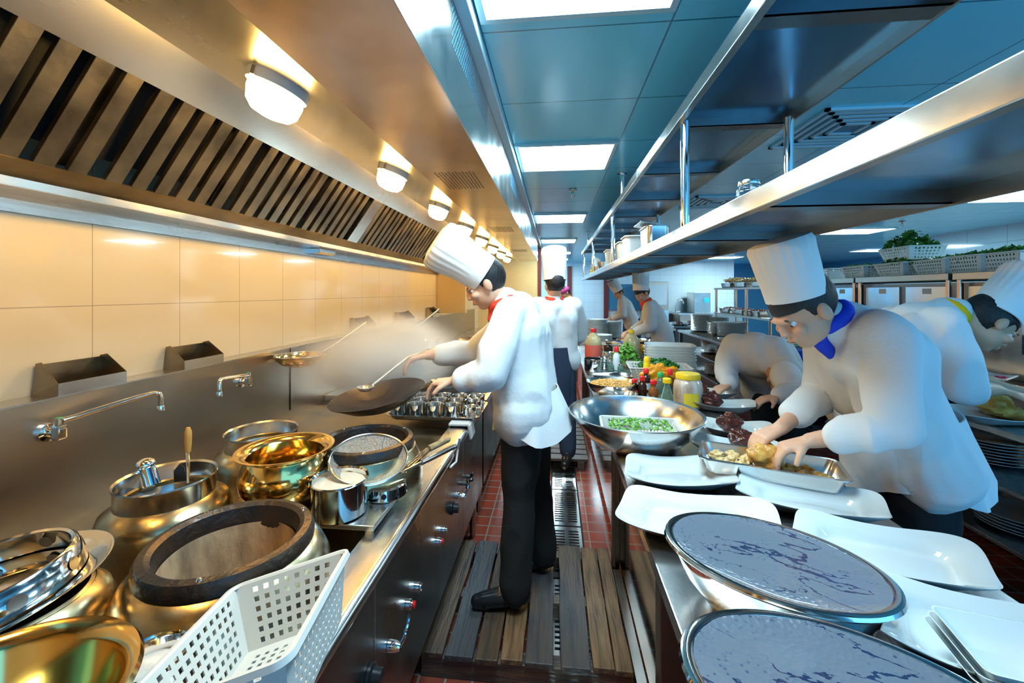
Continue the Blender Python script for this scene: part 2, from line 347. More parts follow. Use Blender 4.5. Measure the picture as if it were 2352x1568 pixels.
# ceiling light panels
def light_panel(x0, x1, y0, y1, label, side=False, g=None):
    t = thing('ceiling_light', label, 'light', ((x0 + x1) / 2, (y0 + y1) / 2, 2.5), group=g)
    a, b = (x1 - x0) / 2, (y1 - y0) / 2; f = MB()
    w = .025
    for lo, hi in (((-a, -b), (a, -b + w)), ((-a, b - w), (a, b)), ((-a, -b + w), (-a + w, b - w)), ((a - w, -b + w), (a, b - w))):
        f.box((*lo, -.02), (*hi, -.001))
    f.build('frame', 'ceilrim', t, smooth=False)
    MB().patch((-a + w, -b + w, -.012), (a - w, -b + w, -.012), (a - w, b - w, -.012), (-a + w, b - w, -.012), 1, 1).build('diffuser', M_side if side else M_main, t, smooth=False)
M_main = emat('light_panel_glow', COOL, PANEL_E); M_side = emat('side_light_panel_glow', COOL, PANEL_SIDE_E)
rows = [(-.7, .1, 'behind the nearest ceiling panel'), (.78, 1.5, 'nearest and largest ceiling light panel, above the aisle at the top edge'),
        (2.78, 3.39, 'square glowing ceiling panel, second from the camera over the aisle'), (5.3, 5.95, 'third glowing ceiling panel over the aisle, beyond the sprinkler'),
        (7.8, 8.4, 'fourth ceiling panel over the aisle, beyond the third'), (10.3, 10.9, 'fifth ceiling panel far down the aisle'), (12.4, 13.0, 'last ceiling panel over the aisle beside the back wall')]
for y0, y1, lb in rows[1:]: light_panel(-.27, .42, y0, y1, lb)
for k, (yc, lb) in enumerate([(2.1, 'side ceiling light panel nearest the camera above the refrigerators'), (4.75, 'bright slanting ceiling panel above the refrigerator row, largest seen there'), (7.3, 'second glowing ceiling panel away over the serving benches'),
                              (9.9, 'third glowing ceiling panel away over the serving benches'), (12.5, 'farthest ceiling panel over the serving benches')]):
    light_panel(4.4, 5.3, yc - .32, yc + .32, lb, True)
light_panel(7.2, 8.2, 10.4, 11.0, 'ceiling light panel in the dark blue recess', True)
for x, y, lb in ((1.78, 2.72, 'square slatted air vent in ceiling behind the upper shelf'), (1.78, 4.8, 'farther slatted ceiling air vent beyond the glass jar')):
    t = thing('ceiling_vent', lb, 'vent', (x, y, 2.5)); f = MB()
    for k in range(5):
        s = .31 - k * .055
        for lo, hi in (((-s, -s), (s, -s + .022)), ((-s, s - .022), (s, s)), ((-s, -s), (-s + .022, s)), ((s - .022, -s), (s, s))):
            f.box((*lo, -.012 - .004 * (k == 0)), (*hi, -.001))
    f.build('louvre', 'ceilrim', t, smooth=False)
    BX((-.29, -.29, -.003), (.29, .29, -.0005)).build('dark_opening', 'panel_blue', t, smooth=False)
for x, y, lb in ((.176, 4.08, 'small brass sprinkler head hanging from ceiling over the aisle'), (4.9, 6.4, 'small sprinkler head on ceiling over the serving benches')):
    t = thing('fire_sprinkler', lb, 'sprinkler', (x, y, 2.5))
    MB().lathe([(.0, -.002), (.04, -.004), (.035, -.014), (.012, -.016), (.010, -.045), (.0, -.046)], 20).build('body', 'sprink', t)
    MB().tube([(.012, 0, -.04), (.02, 0, -.055), (.004, 0, -.075)], .003, 6).tube([(-.012, 0, -.04), (-.02, 0, -.055), (-.004, 0, -.075)], .003, 6).lathe([(0, -.075), (.024, -.077), (.024, -.080), (0, -.081)], 16).build('deflector', 'sprink', t)

# ================================================================== FLOOR DRAIN GRATES
def make_grate(w, l):
    g = MB(); nu, nv = 21, 33
    g.patch((-w / 2, -l / 2, 0), (w / 2, -l / 2, 0), (w / 2, l / 2, 0), (-w / 2, l / 2, 0), nu, nv, lambda i, j: (2 <= i <= 8 or 12 <= i <= 18) and j % 2 == 1 and 1 < j < nv - 2)
    o = g.build('drain_grate', 'satin', None, smooth=False, solid=.006); return o
gr = make_grate(.18, .47); gr.location = (.073, .95, .010)
tag(gr, 'slotted steel drain cover in the tiled aisle floor', 'drain grate', 'drain grates down the aisle')
for k in range(1, 22): dup(gr, (.073, .95 + .485 * k, .010))
struct(BX((-.03, .5, .0005), (.176, 12, .002)).build('drain_shade_sheet', 'dark', smooth=False))  # dark sheet painted in for the unlit channel below the grates

# ================================================================== EXTRACTOR HOOD
Y0, Y1 = -.9, 8.05
hood = thing('extractor_hood', 'long stainless extractor hood glowing gold over the wok range', 'extractor hood', (0, 0, 0))
def strip(name, a, b, m, y0=Y0, y1=Y1, par=hood, th=.004):
    return MB().patch((a[0], y0, a[1]), (a[0], y1, a[1]), (b[0], y1, b[1]), (b[0], y0, b[1]), 1, 1).build(name, m, par, smooth=False, solid=th)
A_, B_, C_, D_, E_, F_ = (-.67, 2.10), (-.33, 2.10), (-1.15, 2.25), (-1.25, 2.146), (-1.45, 1.8625), (-1.52, 1.825)
strip('side_fascia', B_, (-.33, 2.498), 'satin')
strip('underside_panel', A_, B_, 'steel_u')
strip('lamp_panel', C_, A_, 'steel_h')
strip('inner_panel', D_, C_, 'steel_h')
strip('grease_gutter', E_, F_, 'steel_dirty')
strip('back_lip', F_, (-1.52, 1.80), 'satin')
strip('back_panel', (-1.52, 1.80), (-1.655, 1.80), 'steel_h')
strip('filter_void_shade', (-1.46, 1.93), (-1.30, 2.22), 'dark')  # black sheet stands in for the unlit space behind the filters
MB().prism([(x, Y1, z) for x, z in (B_, A_, C_, D_, E_, F_, (-1.655, 1.80), (-1.655, 2.49), (-.33, 2.49))], (0, .01, 0)).build('end_panel', 'steel_h', hood, smooth=False)
dv = Vector((D_[0] - E_[0], 0, D_[1] - E_[1])); nrm = Vector((dv.z, 0, -dv.x)).normalized()
def baffles(y0, y1):
    g = MB(); y = y0; fl = MB()
    E3 = Vector((E_[0], 0, E_[1])); D3 = Vector((D_[0], 0, D_[1]))
    while y < y1 - .04:
        w = .049
        # u-shaped channel
        for (ya, da, yb, db) in ((y, .014, y, 0), (y, 0, y + w, 0), (y + w, 0, y + w, .014)):
            p = [E3 + V(0, ya, 0) - nrm * da * 1.0, E3 + V(0, yb, 0) - nrm * db, D3 + V(0, yb, 0) - nrm * db, D3 + V(0, ya, 0) - nrm * da]
            g.add(p, [(0, 1, 2, 3)])
        # back row
        p = [E3 + V(0, y + w - .012, 0) - nrm * .03, E3 + V(0, y + .083 + .012, 0) - nrm * .03, D3 + V(0, y + .083 + .012, 0) - nrm * .03, D3 + V(0, y + w - .012, 0) - nrm * .03]
        if int(y * 12) % 6 == 0: g.add(p, [(0, 1, 2, 3)])
        y += .083
    return g
bays = [(-.85, -.4), (-.36, .13), (.16, .66), (.68, 1.18), (1.20, 1.70), (1.72, 2.22), (2.24, 2.74), (2.92, 3.42), (3.44, 3.94), (3.96, 4.46), (4.48, 4.98), (5.16, 5.66), (5.68, 6.18), (6.2, 6.7), (6.72, 7.22), (7.24, 7.9)]
for y0, y1 in bays:
    b = baffles(y0, y1).build('baffle_filter', 'steel_dirty', hood, smooth=False, solid=.0015)
def crossbeam(y0, y1):
    p = [V(E_[0], y0, E_[1]), V(D_[0], y0, D_[1])]
    q = [a + nrm * .008 for a in p]
    MB().prism([p[0], p[1], q[1], q[0]], (0, y1 - y0, 0)).build('cross_beam', 'steel_h', hood, smooth=False)
for a, b in ((2.76, 2.90), (5.0, 5.14)): crossbeam(a, b)
def slots(name, P0, du, dv_, n, m, w, l, matn, par):
    g = MB()
    for i in range(n):
        for j in range(m):
            c = Vector(P0) + Vector(du) * (i + (.5 if j % 2 else 0)) + Vector(dv_) * j
            a = Vector(du).normalized() * w; b = Vector(dv_).normalized() * l
            g.add([c - a - b, c + a - b, c + a + b, c - a + b], [(0, 1, 2, 3)])
    return g.build(name, matn, par, smooth=False)
for yc in (2.2, 3.95, 6.0):
    slots('vent_slots', (-.60, yc - .17, 2.0975), (.0, .021, 0), (.0175, 0, 0), 16, 12, .0045, .0045, 'dark', hood)
    slots('fascia_slots', (-.3272, yc - .9, 2.30), (0, .021, 0), (0, 0, .013), 34, 11, .0045, .0035, 'panel_blue', hood)
# bulkhead lamps under the hood
ldir = Vector((A_[0] - C_[0], 0, A_[1] - C_[1])).normalized(); lang = math.atan2(-ldir.z, ldir.x)
M_lamp = emat('warm_lamp_glass', (1.0, .60, .16), LAMP_E)
def lamp():
    t = thing('bulkhead_lamp', 'oval bulkhead lamp glowing warm under hood, the one nearest the camera', 'lamp')
    MB().lathe([(0, 0), (.105, 0), (.108, -.012), (.104, -.030), (.09, -.034), (0, -.034)], 40, sy=1.0, sx=.72).build('mounting_ring', 'white', t)
    MB().lathe([(.094, -.034), (.096, -.050), (.088, -.085), (.066, -.106), (.03, -.114), (0, -.115)], 40, sx=.72).build('glass_cover', M_lamp, t)
    MB().box((-.006, -.112, -.03), (.006, -.10, -.004)).box((-.006, .10, -.03), (.006, .112, -.004)).build('clip', 'chrome', t, smooth=False)
    return t
lp = lamp(); ly = [1.22, 2.15, 3.05, 3.98, 4.9, 5.82, 6.72, 7.6]
ords = ['', 'second', 'third', 'fourth', 'fifth', 'sixth', 'seventh', 'farthest and smallest']
for i, y in enumerate(ly):
    loc = (-.86, y, 2.158); rot = (0, lang, 0)
    if i == 0: lp.location = loc; lp.rotation_euler = rot
    else: dup(lp, loc, rot=rot, label=f'oval bulkhead lamp under hood, {ords[i]} from the camera in the row')
dup(lp, (-.86, .3, 2.158), rot=(0, lang, 0), label='oval bulkhead lamp under hood above the gold-toned bowl')

# smoke detector-like box on the wall strip
t = thing('junction_box', 'small gold-lit steel box under the hood lip on tiled wall', 'box', (0, 0, 0))
MB().prism([(-1.655, 2.66, 1.76), (-1.60, 2.66, 1.76), (-1.585, 2.66, 1.775), (-1.585, 2.66, 1.797), (-1.655, 2.66, 1.797)], (0, .20, 0)).build('housing', 'satin', t, smooth=False, bevel=.003)

# ================================================================== WOK RANGE
rg = thing('wok_range', 'long stainless wok range with sunken top, burners and knobs', 'cooking range', (0, 0, 0))
RY0, RY1 = -.6, 2.62
BX((-.475, RY0, .25), (-.46, RY1, .745)).build('front_panel', 'steel_dark', rg, smooth=False)
BX((-1.55, RY0, .25), (-.476, RY1, .27)).build('bottom_panel', 'steel_dark', rg, smooth=False)
BX((-1.56, RY1 - .012, .25), (-.46, RY1, .76)).build('end_panel', 'steel_dark', rg, smooth=False)
MB().tube([(-.463, RY0, .778), (-.463, RY1, .778)], .022, 16).build('rolled_edge', 'satin', rg)
MB().prism([(-.463, RY0, .790), (-.463, RY0, .80), (-.545, RY0, .80), (-.555, RY0, .772), (-.555, RY0, .745), (-.545, RY0, .745), (-.54, RY0, .79)], (0, RY1 - RY0, 0)).build('top_rim', 'steel_y', rg, smooth=False)
BX((-1.56, RY0, .742), (-.54, RY1, .752)).build('sunken_top', 'steel_dirty', rg, smooth=False)
BX((-1.575, RY0, .74), (-1.56, 8.0, 1.165)).build('backsplash', 'steel', rg, smooth=False)
BX((-1.659, RY0, 1.165), (-1.557, 8.0, 1.17)).build('ledge', 'steel_y', rg, smooth=False)
for y in (2.3, 4.2): BX((-1.559, y, .80), (-1.5565, y + .006, 1.168)).build('backsplash_seam', 'dark', rg, smooth=False)
for x in (-.50, -1.5):
    for y in (.1, 1.3, 2.5): MB().tube([(x, y, 0), (x, y, .25)], [.018, .022], 12).build('leg', 'steel', rg)
for y in (1.02, 2.05): BX((-.4605, y, .26), (-.459, y + .003, .745)).build('panel_seam', 'satin', rg, smooth=False)

def burner(name, loc, rb, rr, h=.20, ring=True):
    e = MB().lathe([(rb * .80, .0), (rb * .95, .03), (rb, .075), (rb * .985, .11), (rb * .97, .145), (rb * .91, .172), (rr * 1.06, .192), (rr * .97, .198)], 64).build(name, 'jar', rg, loc=loc)
    if ring:
        def wob(a, k, n): return 1 + .006 * math.sin(3 * a)
        MB().lathe([(rr * 1.0, .194), (rr * 1.03, .198), (rr * 1.03, .214), (rr * .99, .226), (rr * .90, .229), (rr * .84, .222), (rr * .82, .206), (rr * .80, .18), (rr * .80, .16)], 64, mod=wob).build('iron_ring', 'iron', e)
        MB().lathe([(rr * .795, .185), (rr * .77, .12), (rr * .66, .02), (rr * .45, -.0), (0, -.004)], 126, mod=lambda a, k, n: 1 + (.045 if (a * 9 / 6.2832) % 1 < .07 else .008 * math.sin(5 * a + k))).build('firebrick_lining', 'brick', e)
        g = MB()
        for a in (-1.2, .9, 2.6):
            g.lathe([(0, .004), (.004, .003), (.006, 0)], 10, mat4=Matrix.Translation((rr * .93 * math.cos(a), rr * .93 * math.sin(a), .227)))
        g.build('screw', 'chrome', e)
    else:
        MB().lathe([(rr * 1.04, .196), (rr * .98, .190), (0, .172)], 48).build('well_cover', 'jar', e)
    return e
def at2(px, py, z): p = PZ(px, py, z); return p
b1 = PZ(530, 1226, .97); burner('wok_burner', (b1.x, b1.y, .742), .205, .160)
b2 = PZ(843, 1004, .97); burner('wok_burner', (b2.x, b2.y, .742), .200, .163)
j1 = PZ(384, 1100, .98); burner('soup_well', (j1.x, j1.y, .742), .155, .105, ring=False)
j2 = PZ(602, 992, .98); burner('soup_well', (j2.x, j2.y, .742), .160, .11, ring=False)
j0 = PZ(40, 1370, .95); burner('soup_well', (j0.x - .02, j0.y, .742), .150, .11, ring=False)

# knobs and valves on the front panel
def pan(px, py): return PX(px, py, -.459)
def knob(px, py, kind):
    p = pan(px, py); X = Vector((1, 0, 0)); rot = Matrix.Rotation(R(90), 4, 'Y')
    T = Matrix.Translation(p) @ rot
    if kind == 'round':
        MB().lathe([(.0, 0), (.028, 0), (.028, .008), (.021, .012), (.019, .034), (0, .036)], 24, mat4=T).build('knob', 'black', rg)
    elif kind in ('red', 'chrome'):
        o = MB().lathe([(0, 0), (.015, 0), (.015, .014), (.011, .016), (.011, .020), (0, .020)], 20, mat4=T).build('button', 'chrome', rg)
        if kind == 'red':
            c = MB().lathe([(0, .021), (.0105, .021), (.0105, .027), (0, .029)], 18, mat4=T).build('cap', 'redp', o)
    elif kind == 'lever':
        o = MB().lathe([(0, 0), (.016, 0), (.014, .022), (.010, .034), (0, .035)], 18, mat4=T).build('valve', 'chrome', rg)
        MB().tube([p + V(.03, 0, 0), p + V(.042, .010, .022), p + V(.046, .03, .052), p + V(.044, .038, .060)], [.006, .005, .005, .004], 8).build('lever', 'chrome', o)
    elif kind == 'cross':
        o = MB().lathe([(0, 0), (.009, 0), (.009, .03), (0, .031)], 14, mat4=T).build('valve', 'steel_dark', rg)
        g = MB()
        for a in range(4):
            c, s = math.cos(a * math.pi / 2 + .4), math.sin(a * math.pi / 2 + .4)
            g.tube([p + V(.028, 0, 0), p + V(.028, .026 * c, .026 * s)], [.006, .008], 8)
        g.build('cross_handle', 'black', o)
for px, py, k in ((848, 1552, 'round'), (893, 1482, 'lever'), (934, 1387, 'red'), (955, 1347, 'chrome'), (1003, 1243, 'red'), (1016, 1216, 'chrome'),
                  (1037, 1166, 'round'), (1052, 1138, 'lever'), (1062, 1110, 'cross'), (1071, 1094, 'cross')): knob(px, py, k)
# flat plate bridging the two burners
t = thing('bridge_plate', 'flat steel plate spanning the range between two wok burners', 'plate', (0, 0, 0))
BX((-1.12, 1.135, .815), (-.515, 1.37, .830)).build('top', 'steel_y', t, smooth=False, bevel=.002)
for x in (-1.1, -.545):
    for y in (1.145, 1.345): BX((x, y, .752), (x + .02, y + .015, .815)).build('foot', 'steel', t, smooth=False)

# second range block farther on
r2 = thing('prep_range', 'second range block beyond the cook with burners under steam', 'cooking range', (0, 0, 0))
BX((-1.555, 2.66, .25), (-.46, 7.9, .76)).build('body', 'steel_dark', r2, smooth=False)
BX((-1.555, 2.66, .76), (-.44, 7.9, .80)).build('worktop', 'steel_y', r2, smooth=False, bevel=.004)
for x in (-.52, -1.45):
    for y in (2.8, 4.5, 6.2, 7.7): MB().tube([(x, y, 0), (x, y, .25)], .02, 10).build('leg', 'steel', r2)
for yy in (2.95, 4.3, 5.6):
    e = MB().lathe([(.22, 0), (.235, .05), (.21, .10), (.19, .12), (.17, .125), (.14, .11), (.13, .02), (0, .0)], 40).build('burner', 'iron', r2, loc=(-.80, yy, .80))

# wall faucets
def faucet(base, length, toward, label):
    t = thing('wall_faucet', label, 'faucet', base); s = toward
    MB().lathe([(0, 0), (.028, 0), (.028, .010), (.014, .014), (.012, .035), (0, .035)], 24, mat4=Matrix.Rotation(R(90), 4, 'Y')).build('wall_flange', 'chrome', t)
    MB().box((.028, -.014, -.022), (.056, .014, .024)).build('valve_body', 'chrome', t, smooth=False, bevel=.006)
    MB().tube([(.042, 0, .024), (.042, 0, .045)], .011, 14).build('valve_neck', 'chrome', t)
    MB().lathe([(0, .047), (.010, .046), (.011, .044)], 12, c=(.042, 0, 0)).build('cap', 'grnp', t)
    L = length
    pts = [(.044, .008 * s, .034), (.06, .3 * L * s, .044), (.085, .75 * L * s, .058), (.097, .93 * L * s, .062), (.103, .985 * L * s, .056), (.105, L * s, .040), (.105, L * s, .014)]
    MB().tube(pts, .0085, 14).build('spout', 'chrome', t)
    MB().lathe([(.0105, .014), (.012, .010), (.012, -.008), (.0, -.008)], 16, c=(.105, L * s, 0)).build('nozzle', 'chrome', t)
p = PX(108, 992, -1.56); faucet(p, .27, 1, 'chrome swing faucet with green cap on backsplash, nearest the camera')
p = PX(552, 876, -1.56); faucet(p, .25, -1, 'chrome faucet on backsplash with spout turned toward the camera')
p = PX(832, 800, -1.56); faucet(p, .55, 1, 'faint faucet on backsplash behind the steam')
# flue covers on the ledge
def flue(y0, y1, label, h=.085):
    t = thing('flue_cover', label, 'flue cover', (0, y0, 1.17)); L = y1 - y0
    x0, x1 = -1.559, -1.655
    o = .035
    f = MB().add([(x0, 0, 0), (x0, L, 0), (x0, L, h * .42), (x0, 0, h * .42)], [(0, 1, 2, 3)])
    f.build('front_wall', 'satin', t, smooth=False, solid=.002)
    for y, d in ((0, -1), (L, 1)):
        s = MB(); s.add([(x0, y, 0), (x1, y + d * .0, 0), (x1, y - d * o * .3, h * 1.05), (x1 + .025, y - d * o * .2, h * 1.1), (x0, y, h * .42)], [(0, 1, 2, 3, 4)])
        s.build('side_wall', 'steel_dirty', t, smooth=False, solid=.002)
    MB().add([(x1 + .002, 0, 0), (x1 + .002, L, 0), (x1 + .002, L - o * .3, h), (x1 + .002, o * .3, h)], [(0, 1, 2, 3)]).build('back_wall', 'steel_dirty', t, smooth=False, solid=.002)
def fy(px, py): return PZ(px, py, 1.17).y
flue(PX(133, 910, -1.56).y, PX(290, 880, -1.56).y, 'largest open steel flue cover on the ledge, nearest the camera', .095)
flue(PX(423, 849, -1.56).y, PX(513, 834, -1.56).y, 'second open steel flue cover on ledge above the short faucet', .09)
flue(PX(828, 768, -1.56).y, PX(853, 764, -1.56).y + .1, 'third flue cover on ledge, hazy behind steam', .11)
flue(4.15, 4.5, 'fourth flue cover on ledge, farther behind the steam', .11)
flue(5.2, 5.5, 'farthest small flue cover at end of the ledge', .12)
#==PART3==
# ================================================================== SHARED SHAPES
def rr(L, W, r, z, n=6, cx=0, cy=0, wob=None):
    """rounded rectangle loop"""
    pts = []; r = min(r, L / 2 - 1e-4, W / 2 - 1e-4)
    for sx, sy, a0 in ((1, 1, 0), (-1, 1, 90), (-1, -1, 180), (1, -1, 270)):
        for k in range(n + 1):
            a = R(a0 + 90 * k / n); pts.append(V(cx + sx * (L / 2 - r) + r * math.cos(a), cy + sy * (W / 2 - r) + r * math.sin(a), z))
    return pts
def loft(mb, loops, cap0=False, cap1=False):
    n = len(loops[0]); vs = [p for l in loops for p in l]; fs = []
    for k in range(len(loops) - 1):
        for i in range(n):
            j = (i + 1) % n; fs.append((k * n + i, k * n + j, (k + 1) * n + j, (k + 1) * n + i))
    if cap0: fs.append(tuple(range(n))[::-1])
    if cap1: fs.append(tuple(range((len(loops) - 1) * n, len(loops) * n)))
    return mb.add(vs, fs)
def platter_mesh(L, W, H=.042, wave=.5, n=72, amp=.10):
    """porcelain platter: flowing outline with drawn-out corners and a sunken middle"""
    mb = MB(); loops = []
    def out(a):
        c, s = math.cos(a), math.sin(a); e = 6.0
        r = (abs(c) ** e + abs(s) ** e) ** (-1 / e)
        return r * (1 + amp * .25 * math.sin(2 * a + .35))
    for k, (f, z) in enumerate([(0.0, .12), (.35, .12), (.58, .13), (.64, .20), (.69, .56), (.84, .74), (1.0, 1.0), (1.01, .94), (.90, .66), (.74, .30), (.62, .0), (.3, 0), (0, 0)]):
        lp = []
        for i in range(n):
            a = 2 * math.pi * i / n; r = out(a)
            xx = r * f * math.cos(a); yy = r * f * math.sin(a) + .16 * math.sin(1.9 * xx) * f
            zz = z * H + (wave * H * (max(0, r - 1) * 2.6) * (f ** 3) if z > .2 or f > .8 else 0)
            lp.append(V(xx * L / 2, yy * W / 2, zz))
        loops.append(lp)
    return loft(mb, loops)
def dish_prof(mb, r, h, t=.004, foot=.5, n=40, sx=1, sy=1):
    return mb.lathe([(0, t), (r * foot, t), (r * .8, h * .45), (r * .97, h * .93), (r, h), (r * 1.0, h - t), (r * .83, h * .35), (r * foot, 0), (0, 0)], n, sx=sx, sy=sy)
def lump(mb, c, r, seed=0, amp=.25, n=18, m=12, fr=2.2, rot=None):
    r = r if isinstance(r, (tuple, list)) else (r, r, r); q = MB().ball((0, 0, 0), 1, n, m); vs = []
    for p in q.v:
        d = 1 + amp * noise.noise(p * fr + V(seed * 7.3, seed * 3.1, seed)) + amp * .5 * noise.noise(p * fr * 2.3 + V(seed, 0, 9))
        w = V(p.x * r[0], p.y * r[1], p.z * r[2]) * d
        if rot: w = rot @ w
        vs.append(w + Vector(c))
    return mb.add(vs, q.f)
def leafpile(mb, c, R_, H, n, s, seed=1, rect=None):
    rnd = random.Random(seed)
    for i in range(n):
        if rect: x = rnd.uniform(-rect[0], rect[0]); y = rnd.uniform(-rect[1], rect[1]); k = max(abs(x) / rect[0], abs(y) / rect[1])
        else:
            a = rnd.uniform(0, 6.283); k = math.sqrt(rnd.random()); x = k * R_ * math.cos(a); y = k * R_ * math.sin(a)
        z = H * (1 - k * k) * rnd.uniform(.5, 1.1)
        q = Quaternion((rnd.uniform(-1, 1), rnd.uniform(-1, 1), rnd.uniform(-1, 1)), rnd.uniform(0, 3)); l = s * rnd.uniform(.6, 1.3)
        pts = [V(-l, 0, 0), V(-.4 * l, .4 * l, .12 * l), V(.3 * l, .45 * l, .05 * l), V(l, 0, -.2 * l), V(.3 * l, -.45 * l, .05 * l), V(-.4 * l, -.4 * l, .12 * l), V(0, 0, .0)]
        mb.add([q @ p + V(x, y, z) + Vector(c) for p in pts], [(0, 1, 6), (1, 2, 6), (2, 3, 6), (3, 4, 6), (4, 5, 6), (5, 0, 6)])
    return mb
def bits(mb, c, R_, H, n, s, seed=1, sy=1):
    rnd = random.Random(seed)
    for i in range(n):
        a = rnd.uniform(0, 6.283); k = math.sqrt(rnd.random()); x = k * R_ * math.cos(a); y = k * R_ * math.sin(a) * sy
        z = H * (1 - k * k) + rnd.uniform(-.3, .3) * s
        q = Quaternion((rnd.uniform(-1, 1), rnd.uniform(-1, 1), rnd.uniform(-1, 1)), rnd.uniform(0, 3)).to_matrix(); l = s * rnd.uniform(.7, 1.3)
        mb.ball(Vector(c) + V(x, y, z), (l, l * .6, l * .5), 6, 4, rot=q)
    return mb
def basket(name, L, W, H, label, cat='basket', nu=24, nv=9, nw=16, m='plastic', taper=.78, group=None, th=.0022):
    t = thing(name, label, cat, group=group)
    a, b = L / 2, W / 2; c, d = a * taper, b * taper
    g = MB(); hole = lambda N, Mv: (lambda i, j: i % 2 == 1 and j % 2 == 1 and 3 <= i < N - 3 and 1 <= j < Mv - 1)
    nv2 = nv | 1; nu |= 1; nw |= 1
    for (p, q, r_, s_, N) in (((-c, -d, 0), (c, -d, 0), (a, -b, H), (-a, -b, H), nu), ((c, d, 0), (-c, d, 0), (-a, b, H), (a, b, H), nu),
                              ((c, -d, 0), (c, d, 0), (a, b, H), (a, -b, H), nw), ((-c, d, 0), (-c, -d, 0), (-a, -b, H), (-a, b, H), nw)):
        g.patch(p, q, r_, s_, N, nv2, hole(N, nv2))
    g.patch((-c, -d, 0), (c, -d, 0), (c, d, 0), (-c, d, 0), nu, nw, lambda i, j: i % 2 == 1 and j % 2 == 1 and 2 <= i < nu - 2 and 2 <= j < nw - 2)
    g.build('body', m, t, smooth=False, solid=th, weld=True)
    f = MB(); r = .015
    loft(f, [rr(L, W, r, H - .001), rr(L + .006, W + .006, r, H + .003), rr(L + .018, W + .018, r * 1.5, H + .003), rr(L + .022, W + .022, r * 1.6, H - .005), rr(L + .018, W + .018, r * 1.5, H - .006), rr(L + .014, W + .014, r * 1.5, H - .001), rr(L, W, r, H - .001)])
    f.build('rim', m, t, smooth=True)
    return t
def pan_box(name, L, W, H, label, cat, m='satin', r=.03, taper=.9, lip=.012, th=.0015, group=None, loc=(0, 0, 0), rz=0, single=True):
    g = MB(); l, w = L - 2 * lip, W - 2 * lip
    loft(g, [rr(L, W, r + lip, H - .003), rr(L, W, r + lip, H), rr(l, w, r, H), rr(l * (taper + .02), w * (taper + .01), r, .006), rr(l * taper - .01, w * taper - .01, r * .8, 0)], cap1=True)
    o = g.build(name, m, None, smooth=True, solid=th, loc=loc, rot=(0, 0, rz)); return tag(o, label, cat, group)
def ang(p, q): return math.atan2(q.y - p.y, q.x - p.x)
def setp(o, loc, rz=0): o.location = loc; o.rotation_euler = (0, 0, rz); return o

# ================================================================== PALLETS
def plank(L, W, T, seed, along='Y'):
    rnd = random.Random(seed); g = MB(); n = 14; vs = []
    for i in range(n + 1):
        y = -L / 2 + L * i / n
        e0 = -W / 2 + .006 * noise.noise(V(y * 4, seed, 0)); e1 = W / 2 + .006 * noise.noise(V(y * 4, seed + 5, 0)); dz = .002 * noise.noise(V(y * 3, seed, 7))
        vs += [(e0, y, 0), (e1, y, 0), (e1, y, T + dz), (e0, y, T + dz)]
    fs = [(i * 4 + k, i * 4 + (k + 1) % 4, (i + 1) * 4 + (k + 1) % 4, (i + 1) * 4 + k) for i in range(n) for k in range(4)] + [(0, 1, 2, 3), (n * 4 + 3, n * 4 + 2, n * 4 + 1, n * 4)]
    if along == 'X': vs = [(y, -x, z) for x, y, z in vs]
    return g.add(vs, fs)
pl = thing('wooden_pallet', 'worn dark wooden duckboard pallet under the near cook', 'pallet', (-.05, 1.93, 0))
edges = [(-.475, -.385), (-.372, -.265), (-.255, -.165), (-.158, -.072), (-.062, .045), (.072, .185), (.192, .272), (.278, .338)]
for i, (a, b) in enumerate(edges):
    plank(.73 + .01 * (i % 3), b - a, .022, i, 'Y').build('plank', ['wood', 'wood3', 'wood', 'wood2', 'wood3', 'wood3', 'wood2', 'wood2', 'wood2'][i], pl, smooth=False, bevel=.003, loc=((a + b) / 2, 0, .078))
for y in (-.33, 0, .33): MB().box((-.47, y - .03, .0), (.335, y + .03, .078)).build('bearer', 'woodx', pl, smooth=False, bevel=.004)
p2_ = thing('wooden_pallet', 'farther slatted wooden pallet under the second cook', 'pallet', (-.08, 4.05, 0))
for i in range(9): plank(.72, .10, .022, 30 + i, 'X').build('plank', ['woodx', 'wood3'][i % 2], p2_, smooth=False, bevel=.003, loc=(0, -.5 + .118 * i, .078))
for x in (-.3, 0, .3): MB().box((x - .03, -.55, .0), (x + .03, .5, .078)).build('bearer', 'woodx', p2_, smooth=False, bevel=.004)

# ================================================================== PREP TABLES
TX0, TX1 = .26, 1.03
tb = thing('prep_table', 'long stainless pass table carrying the basin, bottles and white platters', 'table', (0, 0, 0))
BX((TX0, 1.325, .762), (TX1, 7.2, .80)).build('tabletop', 'steel_y', tb, smooth=False, bevel=.004)
BX((.345, 1.45, .06), (.355, 7.1, .76)).build('side_panel', 'polished', tb, smooth=False)
BX((.345, 7.09, .06), (.98, 7.1, .76)).build('end_panel', 'steel_y', tb, smooth=False)
BX((.30, 1.40, .005), (.345, 2.21, .05)).build('floor_rail', 'satin', tb, smooth=False, bevel=.004)
for y in (2.22, 4.6, 7.0):
    MB().box((.30, y, 0), (.318, y + .035, .762)).box((.30, y + .03, 0), (.345, y + .035, .762)).build('leg', 'steel_dark', tb, smooth=False, bevel=.002)
for y in (1.40, 4.6, 7.0): BX((.96, y, 0), (1.0, y + .04, .762)).build('leg', 'steel_dark', tb, smooth=False)
BX((.36, 1.45, .14), (1.0, 7.05, .16)).build('undershelf', 'steel_y', tb, smooth=False)
t2 = thing('prep_table', 'near stainless table with drawer under the two wet steel pans', 'table', (0, 0, 0))
BX((.255, -.3, .768), (1.035, 1.318, .806)).build('tabletop', 'steel_y', t2, smooth=False, bevel=.004)
BX((.305, 1.24, 0), (.385, 1.30, .768)).build('leg', 'steel_dark', t2, smooth=False, bevel=.003)
